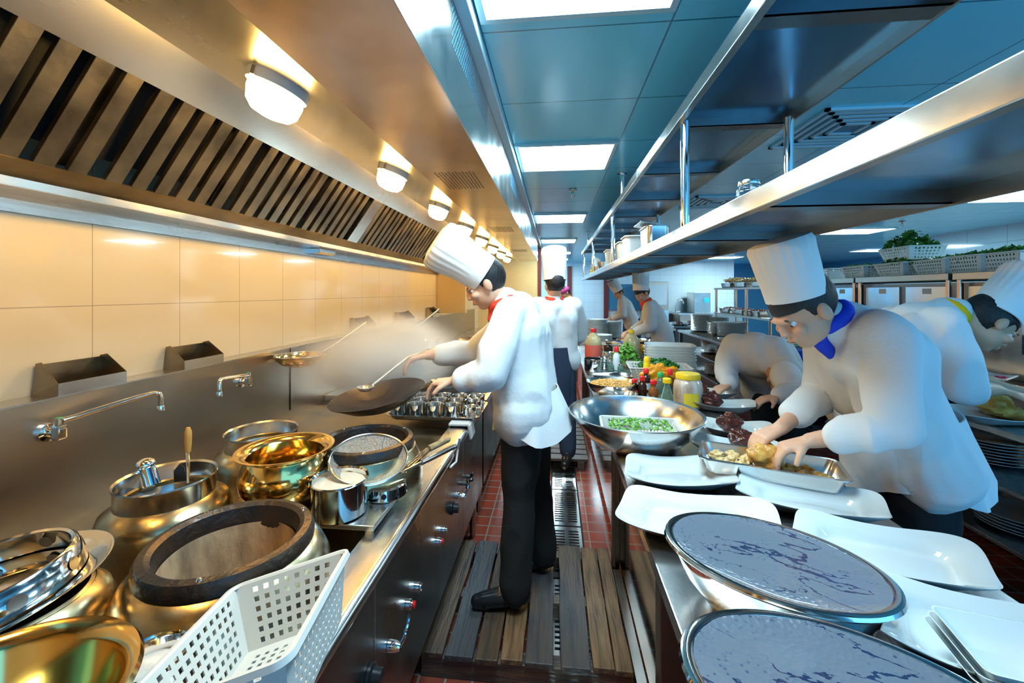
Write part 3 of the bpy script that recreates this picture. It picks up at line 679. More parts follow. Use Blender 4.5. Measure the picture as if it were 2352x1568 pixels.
for x, y in ((.93, 1.24), (.305, -.28), (.93, -.28)): BX((x, y, 0), (x + .07, y + .05, .768)).build('leg', 'steel_dark', t2, smooth=False)
BX((.40, -.25, .08), (.99, 1.23, .60)).build('cabinet', 'steel_dark', t2, smooth=False)
d = BX((.325, .25, .60), (.345, 1.20, .745)).build('drawer', 'copper', t2, smooth=False, bevel=.002)
d.data.materials[0] = M['steel_dark']
MB().tube([(.32, .93, .66), (.302, .93, .655), (.296, .95, .64), (.302, .98, .655), (.32, .98, .66)], .006, 8).build('drawer_handle', 'glass', d)

# ================================================================== OVERHEAD SHELVES
sh = thing('overhead_shelf', 'two-tier stainless shelf rack hung from ceiling above the pass table', 'shelf', (0, 0, 0))
def tier(z, th, name):
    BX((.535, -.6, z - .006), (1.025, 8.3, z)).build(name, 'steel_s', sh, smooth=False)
    for y0, y1 in ((-.6, 2.72), (2.73, 5.5), (5.51, 8.3)):
        BX((.528, y0, z - th), (.536, y1, z + .002)).build('front_edge', 'satin', sh, smooth=False, bevel=.002)
        BX((.536, y0, z - th), (.555, y1, z - th + .004)).build('edge_return', 'steel', sh, smooth=False)
    BX((1.018, -.6, z - th * .95), (1.027, 8.3, z)).build('back_edge', 'steel', sh, smooth=False)
    for k in range(11):
        y = .42 + .755 * k - (.0 if z < 2 else .0)
        MB().box((.545, y, z - .045), (1.018, y + .004, z - .006)).box((.545, y, z - .045), (1.018, y + .06, z - .041)).build('cross_bar', 'steel_dark', sh, smooth=False)
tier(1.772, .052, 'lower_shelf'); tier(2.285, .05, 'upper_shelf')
for y in (-.3, 1.87, 4.1, 6.2, 8.1):
    for x in (.565, .99): MB().tube([(x, y, 1.772), (x, y, 2.24)], .019, 18).build('post', 'chrome', sh)
for y in (-.2, 3.55, 7.0):
    for x in (.565, .99):
        MB().tube([(x, y, 2.285), (x, y, 2.499)], .019, 16).lathe([(0, 2.499), (.045, 2.497), (.045, 2.490), (.02, 2.488)], 20, c=(x, y, 0)).build('ceiling_post', 'chrome', sh)

# things on the lower shelf
def jar_lid(name, label, loc, r, h, mbody, mcap, caph=.02, cat='jar'):
    t = thing(name, label, cat, loc)
    MB().lathe([(0, .002), (r * .9, .002), (r, .012), (r, h * .78), (r * .93, h * .86), (r * .8, h * .92), (r * .8, h)], 32).build('glass_body', mbody, t)
    MB().lathe([(r * .83, h * .95), (r * .85, h * .96), (r * .85, h + caph * .6), (r * .8, h + caph), (0, h + caph)], 32).build('lid', mcap, t)
    return t
jar_lid('glass_jar', 'glass jar with pale metal lid standing on the lower overhead shelf', (.665, 1.50, 1.774), .040, .095, 'glass', 'satin', .012)
def tub(loc, L, W, H, label, m='plastic'):
    t = thing('plastic_tub', label, 'tub', loc)
    g = MB(); loft(g, [rr(L * .86, W * .86, .03, .0), rr(L * .9, W * .9, .03, H * .5), rr(L, W, .035, H), rr(L + .02, W + .02, .04, H), rr(L + .02, W + .02, .04, H - .008)], cap0=True); g.build('body', m, t, solid=.002)
    return t
u = tub((.64, 4.55, 1.774), .18, .30, .17, 'white translucent tub on overhead shelf, farthest of the tubs')
bits(MB(), (0, 0, .15), .07, .03, 60, .012, 3).build('contents', 'tripe', u)
u = tub((.66, 3.85, 1.774), .18, .26, .17, 'white tub heaped with pale dried food beside the steel box')
bits(MB(), (0, 0, .15), .07, .04, 80, .012, 4).build('contents', 'nuts', u)
u = tub((.65, 3.45, 1.774), .18, .24, .17, 'white tub with dark speckled contents on the overhead shelf')
bits(MB(), (0, 0, .15), .07, .03, 80, .011, 5).build('contents', 'meatred', u)
pan_box('steel_container', .16, .28, .15, 'deep steel food container on overhead shelf near the tubs', 'container', 'satin', loc=(.66, 2.85, 1.774))
tag(MB().box((-.09, -.12, 0), (.09, .12, .006)).build('container_lid', 'satin', None, smooth=False, bevel=.002, loc=(.64, 2.86, 1.935), rot=(0, R(12), 0)), 'steel lid tilted on the deep steel container', 'lid')
t = thing('plastic_bag', 'crumpled white and yellow plastic bag at far end of overhead shelf', 'bag', (.70, 7.0, 1.774))
lump(MB(), (0, 0, .17), (.09, .14, .13), 3, .5).build('white_part', 'paper', t); lump(MB(), (-.02, .12, .06), (.09, .12, .06), 5, .5).build('yellow_part', 'yelp', t)
for x, y, s, lb in ((.62, 6.15, .06, 'small steel cup on overhead shelf beside the crumpled bag'), (.66, 5.7, .08, 'steel pot on overhead shelf behind the farthest tub')):
    tag(dish_prof(MB(), s, s * 1.6, .003, .9).build('steel_cup', 'polished', None, loc=(x, y, 1.774)), lb, 'cup')

# ================================================================== ON THE NEAR TABLES
pmesh = {}
def platter(px, py, z, L, W, rz, label, H=.042, tz=.8, group=None, amp=.10):
    p = PZ(px, py, z); key = (L, W, H, amp)
    if key not in pmesh: pmesh[key] = platter_mesh(L, W, H, amp=amp).build('serving_platter', 'china', None, sub=1); o = pmesh[key]
    else: o = pmesh[key].copy(); COL.objects.link(o)
    o.location = (p.x, p.y, tz + .001); o.rotation_euler = (0, 0, rz)
    return tag(o, label, 'platter', group)
Z1 = .83
platter(1560, 1086, Z1, .385, .26, -.12, 'white curved platter empty in front of the big steel basin')
platter(1600, 1195, Z1, .43, .27, -.3, 'white curved platter half under the farther wet-topped pan', tz=.806)
platter(1856, 1148, Z1, .40, .21, -.42, 'white curved platter below the metal tray of chicken')
platter(2032, 1272, Z1, .385, .25, -.5, 'large empty white platter right of the farther wet-topped pan', tz=.806)
platter(2285, 1480, Z1, .385, .26, -.52, 'large white platter at the table corner holding small square bowls', tz=.806)
platter(1690, 985, Z1, .32, .20, -.35, 'white curved platter with round dark roast, near the tray')
platter(1660, 930, Z1, .34, .20, -.35, 'white curved platter with lumpy dark roast beside the garlic jar')
platter(1630, 901, Z1, .32, .20, -.35, 'white curved platter farthest back beside the garlic jar, partly hidden')
platter(1690, 1030, Z1, .33, .20, -.4, 'white platter partly hidden behind the metal tray, with sliced roast')
def roast(px, py, z, r, label, seed):
    p = PZ(px, py, z); g = lump(MB(), (0, 0, 0), r, seed, .45, 32, 22, 1.9)
    return tag(g.build('roast_knuckle', 'roast', None, sub=1, loc=(p.x, p.y, z)), label, 'roast meat')
roast(1676, 970, .862, (.055, .05, .046), 'round dark braised roast knot on white platter nearest the tray', 1)
roast(1634, 918, .862, (.055, .048, .042), 'lumpy dark braised roast on platter beside the garlic jar', 2)
roast(1705, 1006, .855, (.055, .05, .035), 'dark red roast behind the metal tray, half hidden', 3)
roast(1611, 893, .855, (.045, .045, .035), 'small dark roast on the farthest platter behind the jar', 4)
# stack of small square bowls
g0 = None
for k in range(3):
    p = PZ(2305, 1530, .86); g = MB(); s = .15
    if g0 is None:
        loft(g, [rr(s * .5, s * .5, .01, 0), rr(s * .75, s * .75, .012, .016), rr(s, s, .014, .040), rr(s + .004, s + .004, .014, .040), rr(s * .78, s * .78, .012, .010), rr(s * .5, s * .5, .01, -.004)], cap0=True)
        g0 = g.build('square_bowl', 'china', None); o = g0
    else: o = g0.copy(); COL.objects.link(o)
    o.location = (p.x + .004 * k, p.y - .004 * k, .833 + .013 * k); o.rotation_euler = (0, 0, -.25)
    tag(o, 'small square white bowl stacked with others on the corner platter', 'bowl', 'square bowls on the corner platter')

# the two wet film-topped pans
def wetpan(c, a, b, rz, z, label):
    t = thing('oval_pan', label, 'pan', (c.x, c.y, .807), rz); H = z - .807; S = b / a
    MB().lathe([(0, .002), (a * .50, .002), (a * .62, .012), (a * .80, H * .45), (a * .93, H * .9), (a * .95, H * .97), (a * 1.0, H), (a * 1.015, H + .004), (a * 1.0, H + .010), (a * .95, H + .012), (a * .92, H + .010), (a * .90, H - .002)], 72, sy=S).build('basin', 'polished', t)
    g = MB(); n = 72; vs = [V(0, 0, H + .004)]; fs = []
    for k in range(1, 15):
        f = k / 14
        for i in range(n):
            an = 2 * math.pi * i / n; x = f * a * .93 * math.cos(an); y = f * b * .93 * math.sin(an)
            vs.append(V(x, y, H + .002 + .008 * f ** 6 + .0012 * noise.noise(V(x * 14, y * 14, rz))))
    for i in range(n): fs.append((0, 1 + i, 1 + (i + 1) % n))
    for k in range(13):
        for i in range(n): j = (i + 1) % n; fs.append((1 + k * n + i, 1 + (k + 1) * n + i, 1 + (k + 1) * n + j, 1 + k * n + j))
    g.add(vs, fs).build('wet_film_cover', 'wetfilm', t); return t
wetpan(PZ(1768, 1284, .93), .212, .150, -.50, .93, 'oval steel pan with beaded wet film on top, the farther of two')
wetpan(V(.405, .595, 0), .222, .152, -.36, .94, 'oval steel pan with streaked wet film at the front edge of the picture')

# steel tray with chicken
L_ = PZ(1612, 1038, .875); R__ = PZ(1936, 1088, .875); c = (L_ + R__) / 2; a_ = ang(L_, R__)
tray = pan_box('steel_tray', .46, .21, .055, 'rectangular steel tray of cooked chicken held over the platters', 'tray', 'satin', r=.025, loc=(c.x, c.y, .833), rz=a_)
rnd = random.Random(4); base = []
rot = Matrix.Rotation(a_, 4, 'Z')
spots = [(-.17, .03), (-.15, -.04), (-.12, .0), (-.11, .05), (-.09, -.045), (-.07, .01), (-.055, .045), (.05, -.04), (.075, .0), (.10, -.045), (.12, .01), (.145, -.03), (.165, -.05), (.04, .03)]
for i, (x, y) in enumerate(spots):
    q = rot @ V(x, y, 0); g = lump(MB(), (0, 0, 0), (.030, .021, .018), 20 + i, .5, 22, 14, 2.2)
    tag(g.build('chicken_piece', 'tripe' if i < 7 else 'chick', None, sub=1, loc=(c.x + q.x, c.y + q.y, .862), rot=(rnd.uniform(-.4, .4), 0, rnd.uniform(0, 3))), 'wrinkled cooked chicken piece lying in the steel tray', 'chicken', 'chicken pieces in the steel tray')
q = rot @ V(-.01, -.01, 0)
tag(lump(MB(), (0, 0, 0), (.058, .055, .048), 55, .35, 30, 20, 1.8).build('whole_chicken', 'chick', None, sub=1, loc=(c.x + q.x, c.y + q.y, .898)), 'large golden whole chicken being lifted in the steel tray', 'chicken')

# big basin with basket and greens
bz = PZ(1460, 950, .94)
t = thing('steel_basin', 'large round steel basin on the pass table', 'basin', (bz.x, bz.y + .02, .801))
MB().lathe([(0, .002), (.175, .002), (.195, .010), (.245, .06), (.283, .115), (.29, .134), (.302, .139), (.304, .144), (.30, .147), (.286, .142), (.278, .118), (.24, .066), (.19, .016), (.17, .008), (0, .008)], 72).build('bowl', 'satin', t)
bk = basket('white_basket', .34, .20, .075, 'white slotted basket of chopped greens inside the big steel basin', nu=36, nv=7, nw=20)
setp(bk, (bz.x + .02, bz.y + .0, .818), -.05)
tag(leafpile(MB(), (0, 0, .07), 0, .025, 260, .011, 5, (.14, .075)).build('chopped_greens', 'lgreen', None, loc=(bz.x + .02, bz.y, .818)), 'chopped pale green vegetables in the basket inside the basin', 'vegetables', kind='stuff')

# nut bowl, small bowls
def bowl(px, py, z, r, h, label, m='satin', tz=.801, name='steel_bowl', foot=.5):
    p = PZ(px, py, z); o = dish_prof(MB(), r, h, .003, foot, 48).build(name, m, None, loc=(p.x, p.y, tz)); return tag(o, label, 'bowl'), p
o, p = bowl(1405, 879, .88, .17, .09, 'steel bowl full of golden peanuts at the table edge')
tag(bits(MB(), (0, 0, .070), .145, .022, 900, .008, 8).build('peanuts', 'nuts', None, loc=(p.x, p.y, .801)), 'golden fried peanuts heaped in the steel bowl', 'peanuts', kind='stuff')
bowl(1437, 899, .87, .075, .06, 'small steel bowl between the peanuts and the sauce bottles')
bowl(1428, 862, .83, .10, .035, 'shallow empty steel dish behind the peanut bowl', foot=.85)
# sauce bottles
def sauce(px, py, h, r, label, liq, cap, body='glass', shape='round', band=None):
    p = PZ(px, py, .8); t = thing('sauce_bottle', label, 'bottle', (p.x, p.y, .801))
    if shape == 'cone': pr = [(0, 0), (r, .002), (r, h * .12), (r * .62, h * .5), (r * .36, h * .78), (r * .34, h * .85)]
    elif shape == 'bulb': pr = [(0, 0), (r * .75, .002), (r, h * .22), (r * .98, h * .40), (r * .6, h * .60), (r * .42, h * .72), (r * .42, h * .82)]
    else: pr = [(0, 0), (r, .003), (r, h * .55), (r * .8, h * .66), (r * .5, h * .74), (r * .48, h * .82)]
    MB().lathe(pr, 24).build('liquid_body', liq, t)
    MB().lathe([(r * .60, h * .78), (r * .66, h * .79), (r * .64, h * .97), (r * .5, h), (0, h)], 20).build('cap', cap, t)
    if band: MB().lathe([(r * 1.02, h * .1), (r * 1.02, h * .38)], 24).build('label_band', band, t)
    return t
sauce(1457, 909, .115, .028, 'sauce bottle with red cap and coral label, leftmost of the row', 'soy', 'redp', band='redlab')
sauce(1475, 912, .14, .029, 'dark soy bottle with red cap between coral-labelled and brown ones', 'soy', 'redp')
sauce(1501, 915, .12, .033, 'round brown vinegar bottle with red cap', 'vin', 'redp', shape='bulb')
sauce(1484, 898, .16, .030, 'taller red-capped bottle behind the dark soy bottle', 'soy', 'redp', band='paper')
sauce(1539, 905, .17, .028, 'bottle with round red cap tucked against the garlic jar', 'glass', 'redp')
sauce(1532, 920, .145, .040, 'pale green conical flask with yellow cap', 'greeng', 'yelp', shape='cone')
o = sauce(1517, 905, .15, .03, 'small bottle with green flip cap behind the conical flask', 'greeng', 'grnp')
p = PZ(1580, 935, .8); r = .083; h = .20
t = thing('garlic_jar', 'big glass jar of pickled garlic with wide yellow lid', 'jar', (p.x, p.y, .801))
MB().lathe([(0, .002), (r * .9, .002), (r, .015), (r, h * .66), (r * .92, h * .80), (r * .76, h * .88), (r * .76, h * .92)], 44).build('jar_body', 'garlic', t)
MB().lathe([(r * .80, h * .87), (r * .84, h * .88), (r * .84, h * 1.0), (r * .80, h * 1.03), (0, h * 1.03)], 44, mod=lambda a, k, n: 1 + (.012 * math.sin(40 * a) if k < 3 else 0)).build('lid', 'yelp', t)
g = MB(); n = 12; A0, A1 = -2.15, -1.1; vs = []
for i in range(n + 1):
    a = A0 + (A1 - A0) * i / n; vs += [(r * 1.012 * math.cos(a), r * 1.012 * math.sin(a), .02), (r * 1.012 * math.cos(a), r * 1.012 * math.sin(a), .10)]
g.add(vs, [(2 * i, 2 * i + 2, 2 * i + 3, 2 * i + 1) for i in range(n)]).build('paper_label', 'yellab', t)
# yellow squeeze bottle, orange bag
p = PZ(1486, 885, .8); t = thing('squeeze_bottle', 'upright yellow plastic squeeze bottle in front of the broccoli basket', 'bottle', (p.x, p.y, .801))
MB().lathe([(0, 0), (.03, .003), (.03, .12), (.024, .17), (.022, .18)], 24).build('body', 'yelp', t); MB().lathe([(.024, .178), (.024, .20), (.016, .215), (0, .218)], 20).build('cap', 'yelp', t)
p = PZ(1518, 893, .8)
tag(lump(MB(), (0, 0, .09), (.12, .04, .08), 9, .75, 36, 24, 2.6).build('orange_bag', 'orangeb', None, sub=1, loc=(p.x, p.y, .80)), 'crumpled orange plastic bag behind the sauce bottles', 'bag')
# broccoli basket, square dish stack
p = PZ(1512, 880, .8)
bk = basket('white_basket', .44, .27, .135, 'white slotted basket heaped with broccoli pieces', nu=38, nv=13, nw=24); setp(bk, (p.x, p.y, .802), -.08)
t = tag(leafpile(bits(MB(), (0, 0, .115), .15, .06, 120, .022, 12, .7), (0, 0, .13), 0, .06, 260, .014, 5, (.15, .09)).build('broccoli', 'green', None, loc=(p.x, p.y, .802)), 'green broccoli pieces heaped in the slotted basket', 'broccoli', kind='stuff')
p = PZ(1546, 868, .8); g0 = None
for k in range(10):
    if g0 is None:
        g = MB(); L, W = .40, .30
        loft(g, [rr(L * .7, W * .7, .05, .004), rr(L * .82, W * .82, .06, .018), rr(L * .97, W * .97, .08, .052), rr(L, W, .085, .056), rr(L, W, .085, .050), rr(L * .85, W * .85, .06, .012), rr(L * .7, W * .7, .05, 0)], cap0=True, cap1=True)
        g0 = g.build('deep_platter', 'china', None, smooth=True); o = g0
    else: o = g0.copy(); COL.objects.link(o)
    o.location = (p.x + rnd.uniform(-.006, .006), p.y + .12, .801 + .0225 * k); o.rotation_euler = (0, 0, -.12 + rnd.uniform(-.03, .03))
    tag(o, 'deep white rectangular dish in the tall stack behind the broccoli', 'dish', 'stack of deep white dishes behind the broccoli')

# oil bottles etc, farther back
def oilb(px, py, z, h, r, cap, label, lab=None):
    p = PZ(px, py, z); t = thing('oil_bottle', label, 'bottle', (p.x, p.y, z + .001))
    MB().lathe([(0, 0), (r * .95, .003), (r, .02), (r * .95, h * .3), (r, h * .5), (r * .95, h * .62), (r * .6, h * .78), (r * .28, h * .86), (r * .25, h * .90)], 24).build('body', 'oil', t)
    MB().lathe([(r * .30, h * .87), (r * .34, h * .88), (r * .32, h * .98), (0, h)], 16).build('cap', cap, t)
    if lab: MB().lathe([(r * 1.01, h * .12), (r * 1.01, h * .5)], 24).build('label_band', lab, t)
    return t
oilb(1363, 828, .8, .33, .085, 'redp', 'large oil bottle with red cap standing behind the steel pots', 'redlab')
oilb(1450, 822, .8, .30, .09, 'yelp', 'round oil bottle with yellow cap beside the blue container')
def pot(px, py, r, h, label):
    p = PZ(px, py, .8); t = thing('steel_pot', label, 'pot', (p.x, p.y, .801))
    MB().lathe([(0, .002), (r * .97, .002), (r, .008), (r, h), (r * 1.05, h + .003), (r * .98, h - .002), (r * .97, .01), (0, .006)], 32).build('body', 'polished', t); return t
pot(1362, 852, .075, .11, 'steel pot at the table edge in front of the red-capped oil bottle'); pot(1388, 846, .06, .10, 'narrow steel pot beside the larger edge pot'); pot(1400, 838, .05, .12, 'small steel canister behind the narrow pot')
sauce(1416, 850, .21, .032, 'tall pale bottle with flat red cap beside green bag', 'paper', 'redp')
sauce(1403, 852, .09, .026, 'short seasoning shaker with green contents beside steel canister', 'greeng', 'satin')
sauce(1425, 855, .08, .026, 'squat seasoning shaker in front of green vegetable bag', 'greeng', 'satin')
sauce(1397, 815, .17, .05, 'dark soy jug with steel pourer behind the pots', 'soy', 'satin')
p = PZ(1438, 838, .8); tag(leafpile(MB(), (0, 0, .04), .12, .16, 320, .03, 6).build('vegetable_bag', 'lgreen', None, loc=(p.x, p.y, .80)), 'bag of leafy lettuce leaning behind the broccoli basket', 'vegetables')
p = PZ(1421, 812, .8); o = pan_box('blue_container', .19, .13, .12, 'small blue plastic container between the two oil bottles', 'container', 'blup', loc=(p.x, p.y + .1, .801), rz=-.1)
p = PZ(1385, 862, .8); tag(MB().patch((-.09, -.04, .012), (.10, -.05, .004), (.12, .05, .016), (-.07, .05, .008), 6, 4).build('folded_cloth', 'paper', None, smooth=False, solid=.008, loc=(p.x, p.y, .80)), 'white folded cloth lying before the steel pots', 'cloth')
p = PZ(1475, 820, .8); tag(lump(MB(), (0, 0, .06), (.10, .06, .05), 19, .5, 28, 18, 2.4).build('orange_packet', 'orangeb', None, loc=(p.x - .02, p.y + .03, .82), rot=(0, R(-25), 0)), 'orange food packet leaning on lettuce bag', 'packet')

# round plate stacks at far end of the pass
rp = MB(); dish_prof(rp, .13, .022, .003, .6, 36); rp0 = None
def pstack(x, y, z, n, s, dz, label, group, m='china', tilt=0):
    global rp0
    for k in range(n):
        if rp0 is None: rp0 = rp.build('round_plate', m, None); o = rp0
        else: o = rp0.copy(); COL.objects.link(o)
        o.location = (x + rnd.uniform(-.004, .004), y + rnd.uniform(-.004, .004), z + dz * k); o.scale = (s, s, 1); o.rotation_euler = (tilt, 0, 0)
        tag(o, label, 'plate', group)
def at_table(px, Y): p = PY(px, 700, Y); return p.x
pstack(at_table(1382, 5.2), 5.2, .80, 16, 1.0, .010, 'round white plate in stack behind the red-capped oil bottle', 'round plates behind the oil bottle')
pstack(at_table(1372, 6.2), 6.2, .80, 24, 1.2, .012, 'round white plate in the tall stack at the far end of the pass', 'tall plate stack at the far pass end')
pstack(at_table(1400, 6.45), 6.45, .80, 20, 1.35, .012, 'large white plate in stack before the stooping far cook', 'large plates before the far cook')
t = tag(MB().lathe([(.0, .0), (.14, .002), (.15, .05), (.13, .10), (.05, .13), (.015, .14), (.02, .16), (0, .165)], 32).build('lidded_tureen', 'china', None, loc=(at_table(1330, 5.7), 5.7, .80)), 'white lidded tureen at the edge of the far pass', 'tureen')
o, p = bowl(1456, 780, .92, .21, .12, 'wide steel mixing bowl in front of the far cook', 'satin')
tag(bits(MB(), (0, 0, .095), .17, .02, 300, .014, 8).build('minced_food', 'tripe', None, loc=(p.x, p.y, .801)), 'pale minced food inside the wide mixing bowl', 'food', kind='stuff')
t = tub((at_table(1410, 4.75), 4.75, .801), .26, .2, .12, 'clear tub of pale mixed food behind the plates'); bits(MB(), (0, 0, .1), .09, .03, 120, .014, 14).build('contents', 'tripe', t)

# ================================================================== ON THE WOK RANGE
def latheobj(name, prof, m, loc, label, cat, rot=None, n=56, sy=1): return tag(MB().lathe(prof, n, sy=sy).build(name, m, None, loc=loc, rot=rot), label, cat)
# well pans (ring lids)
def wellpan(p, r, label, rot=(0, 0, 0)):
    t = thing('well_pan', label, 'pan', (p.x, p.y, .922), rot=rot)
    MB().lathe([(0, .004), (r * .93, .004), (r * .96, 0), (r, .004), (r, .058), (r * 1.035, .063), (r * 1.03, .067), (r * .985, .062), (r * .975, .012), (r * .90, .010), (0, .012)], 64).build('body', 'satin', t); return t
p1w = PZ(384, 1100, .98); wellpan(p1w, .112, 'round shallow pan on rear well holding a ladle and spoon')
p2w = PZ(602, 992, .98); wellpan(p2w, .117, 'round shallow pan on rear well behind the bellied pot')
# ladle standing in the pan
t = thing('ladle_cup', 'upright steel cylinder-handled cup with domed top in the shallow pan', 'ladle', PZ(338, 1112, .94))
MB().tube([(.02, -.005, 0), (-.004, 0, .055)], [.022, .019], 20).build('body', 'chrome', t); MB().ball((-.005, 0, .058), (.024, .024, .018), 20, 12).build('domed_top', 'chrome', t)
tp = PZ(432, 1108, .94)
t = thing('spatula', 'orange wooden-handled spatula standing in shallow pan', 'spatula', tp)
MB().tube([(0, 0, .09), (0, 0, .125), (0, 0, .15), (0, 0, .162)], [.007, .0095, .009, .005], 14).build('handle', 'handlew', t)
MB().tube([(0, 0, 0), (0, 0, .092)], [.0035, .006], 10).build('shaft', 'chrome', t)
MB().add([(-.004, 0, .006), (-.05, .006, -.004), (-.052, .006, .030), (-.03, .004, .052), (-.014, .002, .045)], [(0, 1, 2, 3, 4)]).build('blade', 'black', t, smooth=False, solid=.002)
# bellied pot
pp = PZ(657, 1027, 1.0)
latheobj('bellied_pot', [(0, .002), (.088, .002), (.106, .015), (.130, .06), (.134, .095), (.124, .13), (.113, .150), (.119, .157), (.142, .166), (.144, .170), (.139, .171), (.117, .163), (.109, .152), (.119, .128), (.127, .09), (.10, .02), (0, .012)], 'brass', (pp.x, pp.y, .831), 'bellied steel pot with flared rim and golden glowing inside', 'pot', n=72)
# saucepan of broth
ps = PZ(780, 1098, .935)
t = thing('small_pot', 'small straight steel pot of cloudy broth beside near burner', 'pot', (ps.x, ps.y, .831))
MB().lathe([(0, .002), (.075, .002), (.080, .007), (.080, .100), (.085, .105), (.083, .108), (.077, .103), (.076, .01), (0, .008)], 48).build('body', 'polished', t)
MB().disc(.0765, .090, 48).build('broth', 'milk', t)
# ring stand and strainer
pr = PZ(886, 1108, .865)
t = thing('ring_stand', 'punched steel ring stand under the mesh strainer', 'ring stand', (pr.x, pr.y, .831))
MB().lathe([(.062, 0), (.070, .002), (.066, .034), (.058, .038), (.055, .036), (.060, .030), (.064, .004)], 40).build('ring', 'polished', t)
g = MB()
for i in range(10):
    a = 2 * math.pi * i / 10; Tm = Matrix.Translation((.0695 * math.cos(a), .0695 * math.sin(a), .018)) @ Matrix.Rotation(a, 4, 'Z') @ Matrix.Rotation(R(90), 4, 'Y')
    g.lathe([(0, .0008), (.0075, .0008), (.0085, -.001)], 14, mat4=Tm)
g.build('punched_holes', 'dark', t, smooth=False)
sc = PZ(848, 1050, .955)
t = thing('wire_strainer', 'round wire mesh strainer with ribbed steel handle over the ring stand', 'strainer', sc, rot=(R(16), R(10), 0)); r = .122
MB().lathe([(0, -.055), (.04, -.052), (.08, -.037), (.11, -.012), (r, 0)], 48).build('mesh_bowl', 'mesh', t)
MB().tube([(r * math.cos(a / 40 * 6.2832), r * math.sin(a / 40 * 6.2832), 0) for a in range(41)], .0035, 8, cap=False).build('rim', 'satin', t)
MB().tube([(r * .0, -r, .0), (0, -.08, -.038), (0, 0, -.056), (0, .08, -.038), (0, r, 0)], .002, 6).build('brace_wire', 'satin', t)
# handle in world space of thing
Minv = (Matrix.Translation(sc) @ Matrix.Rotation(R(10), 4, 'Y') @ Matrix.Rotation(R(16), 4, 'X')).inverted()
h0 = PZ(928, 1082, .925); h1 = PZ(1046, 1024, .905); 
def loc_(p): return Minv @ p
MB().tube([loc_(h0 + V(-.02, 0, 0)), loc_(h0), loc_(h0.lerp(h1, .3))], [.002, .004, .006], 8).build('neck', 'satin', t)
pts = [loc_(h0.lerp(h1, .3 + .7 * i / 30)) for i in range(31)]
MB().tube(pts, [(.0105 if i % 2 else .0085) if 4 < i < 28 else .009 for i in range(31)], 12).build('handle', 'polished', t)
# bamboo whisk brush lying beside
t = thing('pot_brush', 'bamboo wire brush with cane-bound handle beside the strainer handle', 'brush', (0, 0, 0))
w0 = PZ(925, 1078, .90); w1 = PZ(985, 1030, .90); w2 = PZ(1030, 1008, .90)
g = MB()
for i in range(9):
    a = 2 * math.pi * i / 9; d_ = V(.012 * math.cos(a), .012 * math.sin(a), .012 * math.sin(a) * .5)
    g.tube([w0 + d_ * 1.5, w1 + d_ * .6], .002, 5)
g.build('wires', 'satin', t)
MB().tube([w1.lerp(w2, i / 12) for i in range(13)], [.013 if i % 2 else .0115 for i in range(13)], 12).build('bound_handle', 'cane', t)
# towel on rim
tw = PZ(1063, 975, .80)
tag(MB().patch((-.055, -.05, .012), (.05, -.05, .012), (.05, .05, .012), (-.055, .05, .012), 8, 8).patch((.05, -.05, .012), (.062, -.05, -.06), (.062, .05, -.055), (.05, .05, .012), 3, 8).build('folded_towel', 'white', None, smooth=True, solid=.012, loc=(tw.x - .01, tw.y, .80), bevel=.003), 'folded white towel on the rounded edge of the range', 'towel')
tag(MB().tube([PX(1040, 1010, -.44) + V(.03, 0, .01), PX(1052, 1030, -.43) + V(0, 0, 0), PX(1048, 1060, -.432), PX(1035, 1072, -.435)], .005, 8).build('looped_string', 'white', None), 'short white string looped over the range edge', 'string')
# gold bowl, flour pot, colander ring, small basin at the front left
gb = V(-.662, .395, 1.0)
latheobj('large_bowl', [(0, .002), (.06, .002), (.092, .03), (.128, .10), (.138, .150), (.150, .163), (.156, .170), (.152, .176), (.142, .172), (.132, .158), (.122, .10), (.075, .035), (0, .012)], 'brass', (gb.x, gb.y, .845), 'large golden steel bowl filling the bottom corner of the range', 'bowl', n=80)
tag(MB().box((-.09, -.08, 0), (.09, .08, .09)).build('support_block', 'steel_dark', None, smooth=False, bevel=.005, loc=(gb.x, gb.y, .753)), 'dark steel box under the large golden bowl', 'box')
fl = V(-.612, .572, 0)
t = thing('flour_canister', 'round steel canister full of white flour beside the golden bowl', 'canister', (fl.x, fl.y, .753))
MB().lathe([(0, 0), (.043, .001), (.045, .006), (.045, .185), (.048, .189), (.047, .193), (.043, .187), (.042, .02), (0, .01)], 44).build('body', 'polished', t)
g = MB(); n = 36; vs = [V(0, 0, .180)]; fs = []
for k in range(1, 7):
    for i in range(n): a = 6.2832 * i / n; x = .0435 * k / 6 * math.cos(a); y = .0435 * k / 6 * math.sin(a); vs.append(V(x, y, .168 + .012 * (1 - k / 6) + .004 * noise.noise(V(x * 60, y * 60, 0))))
for i in range(n): fs.append((0, 1 + i, 1 + (i + 1) % n))
for k in range(5):
    for i in range(n): j = (i + 1) % n; fs.append((1 + k * n + i, 1 + (k + 1) * n + i, 1 + (k + 1) * n + j, 1 + k * n + j))
g.add(vs, fs).build('flour', 'flour', t)
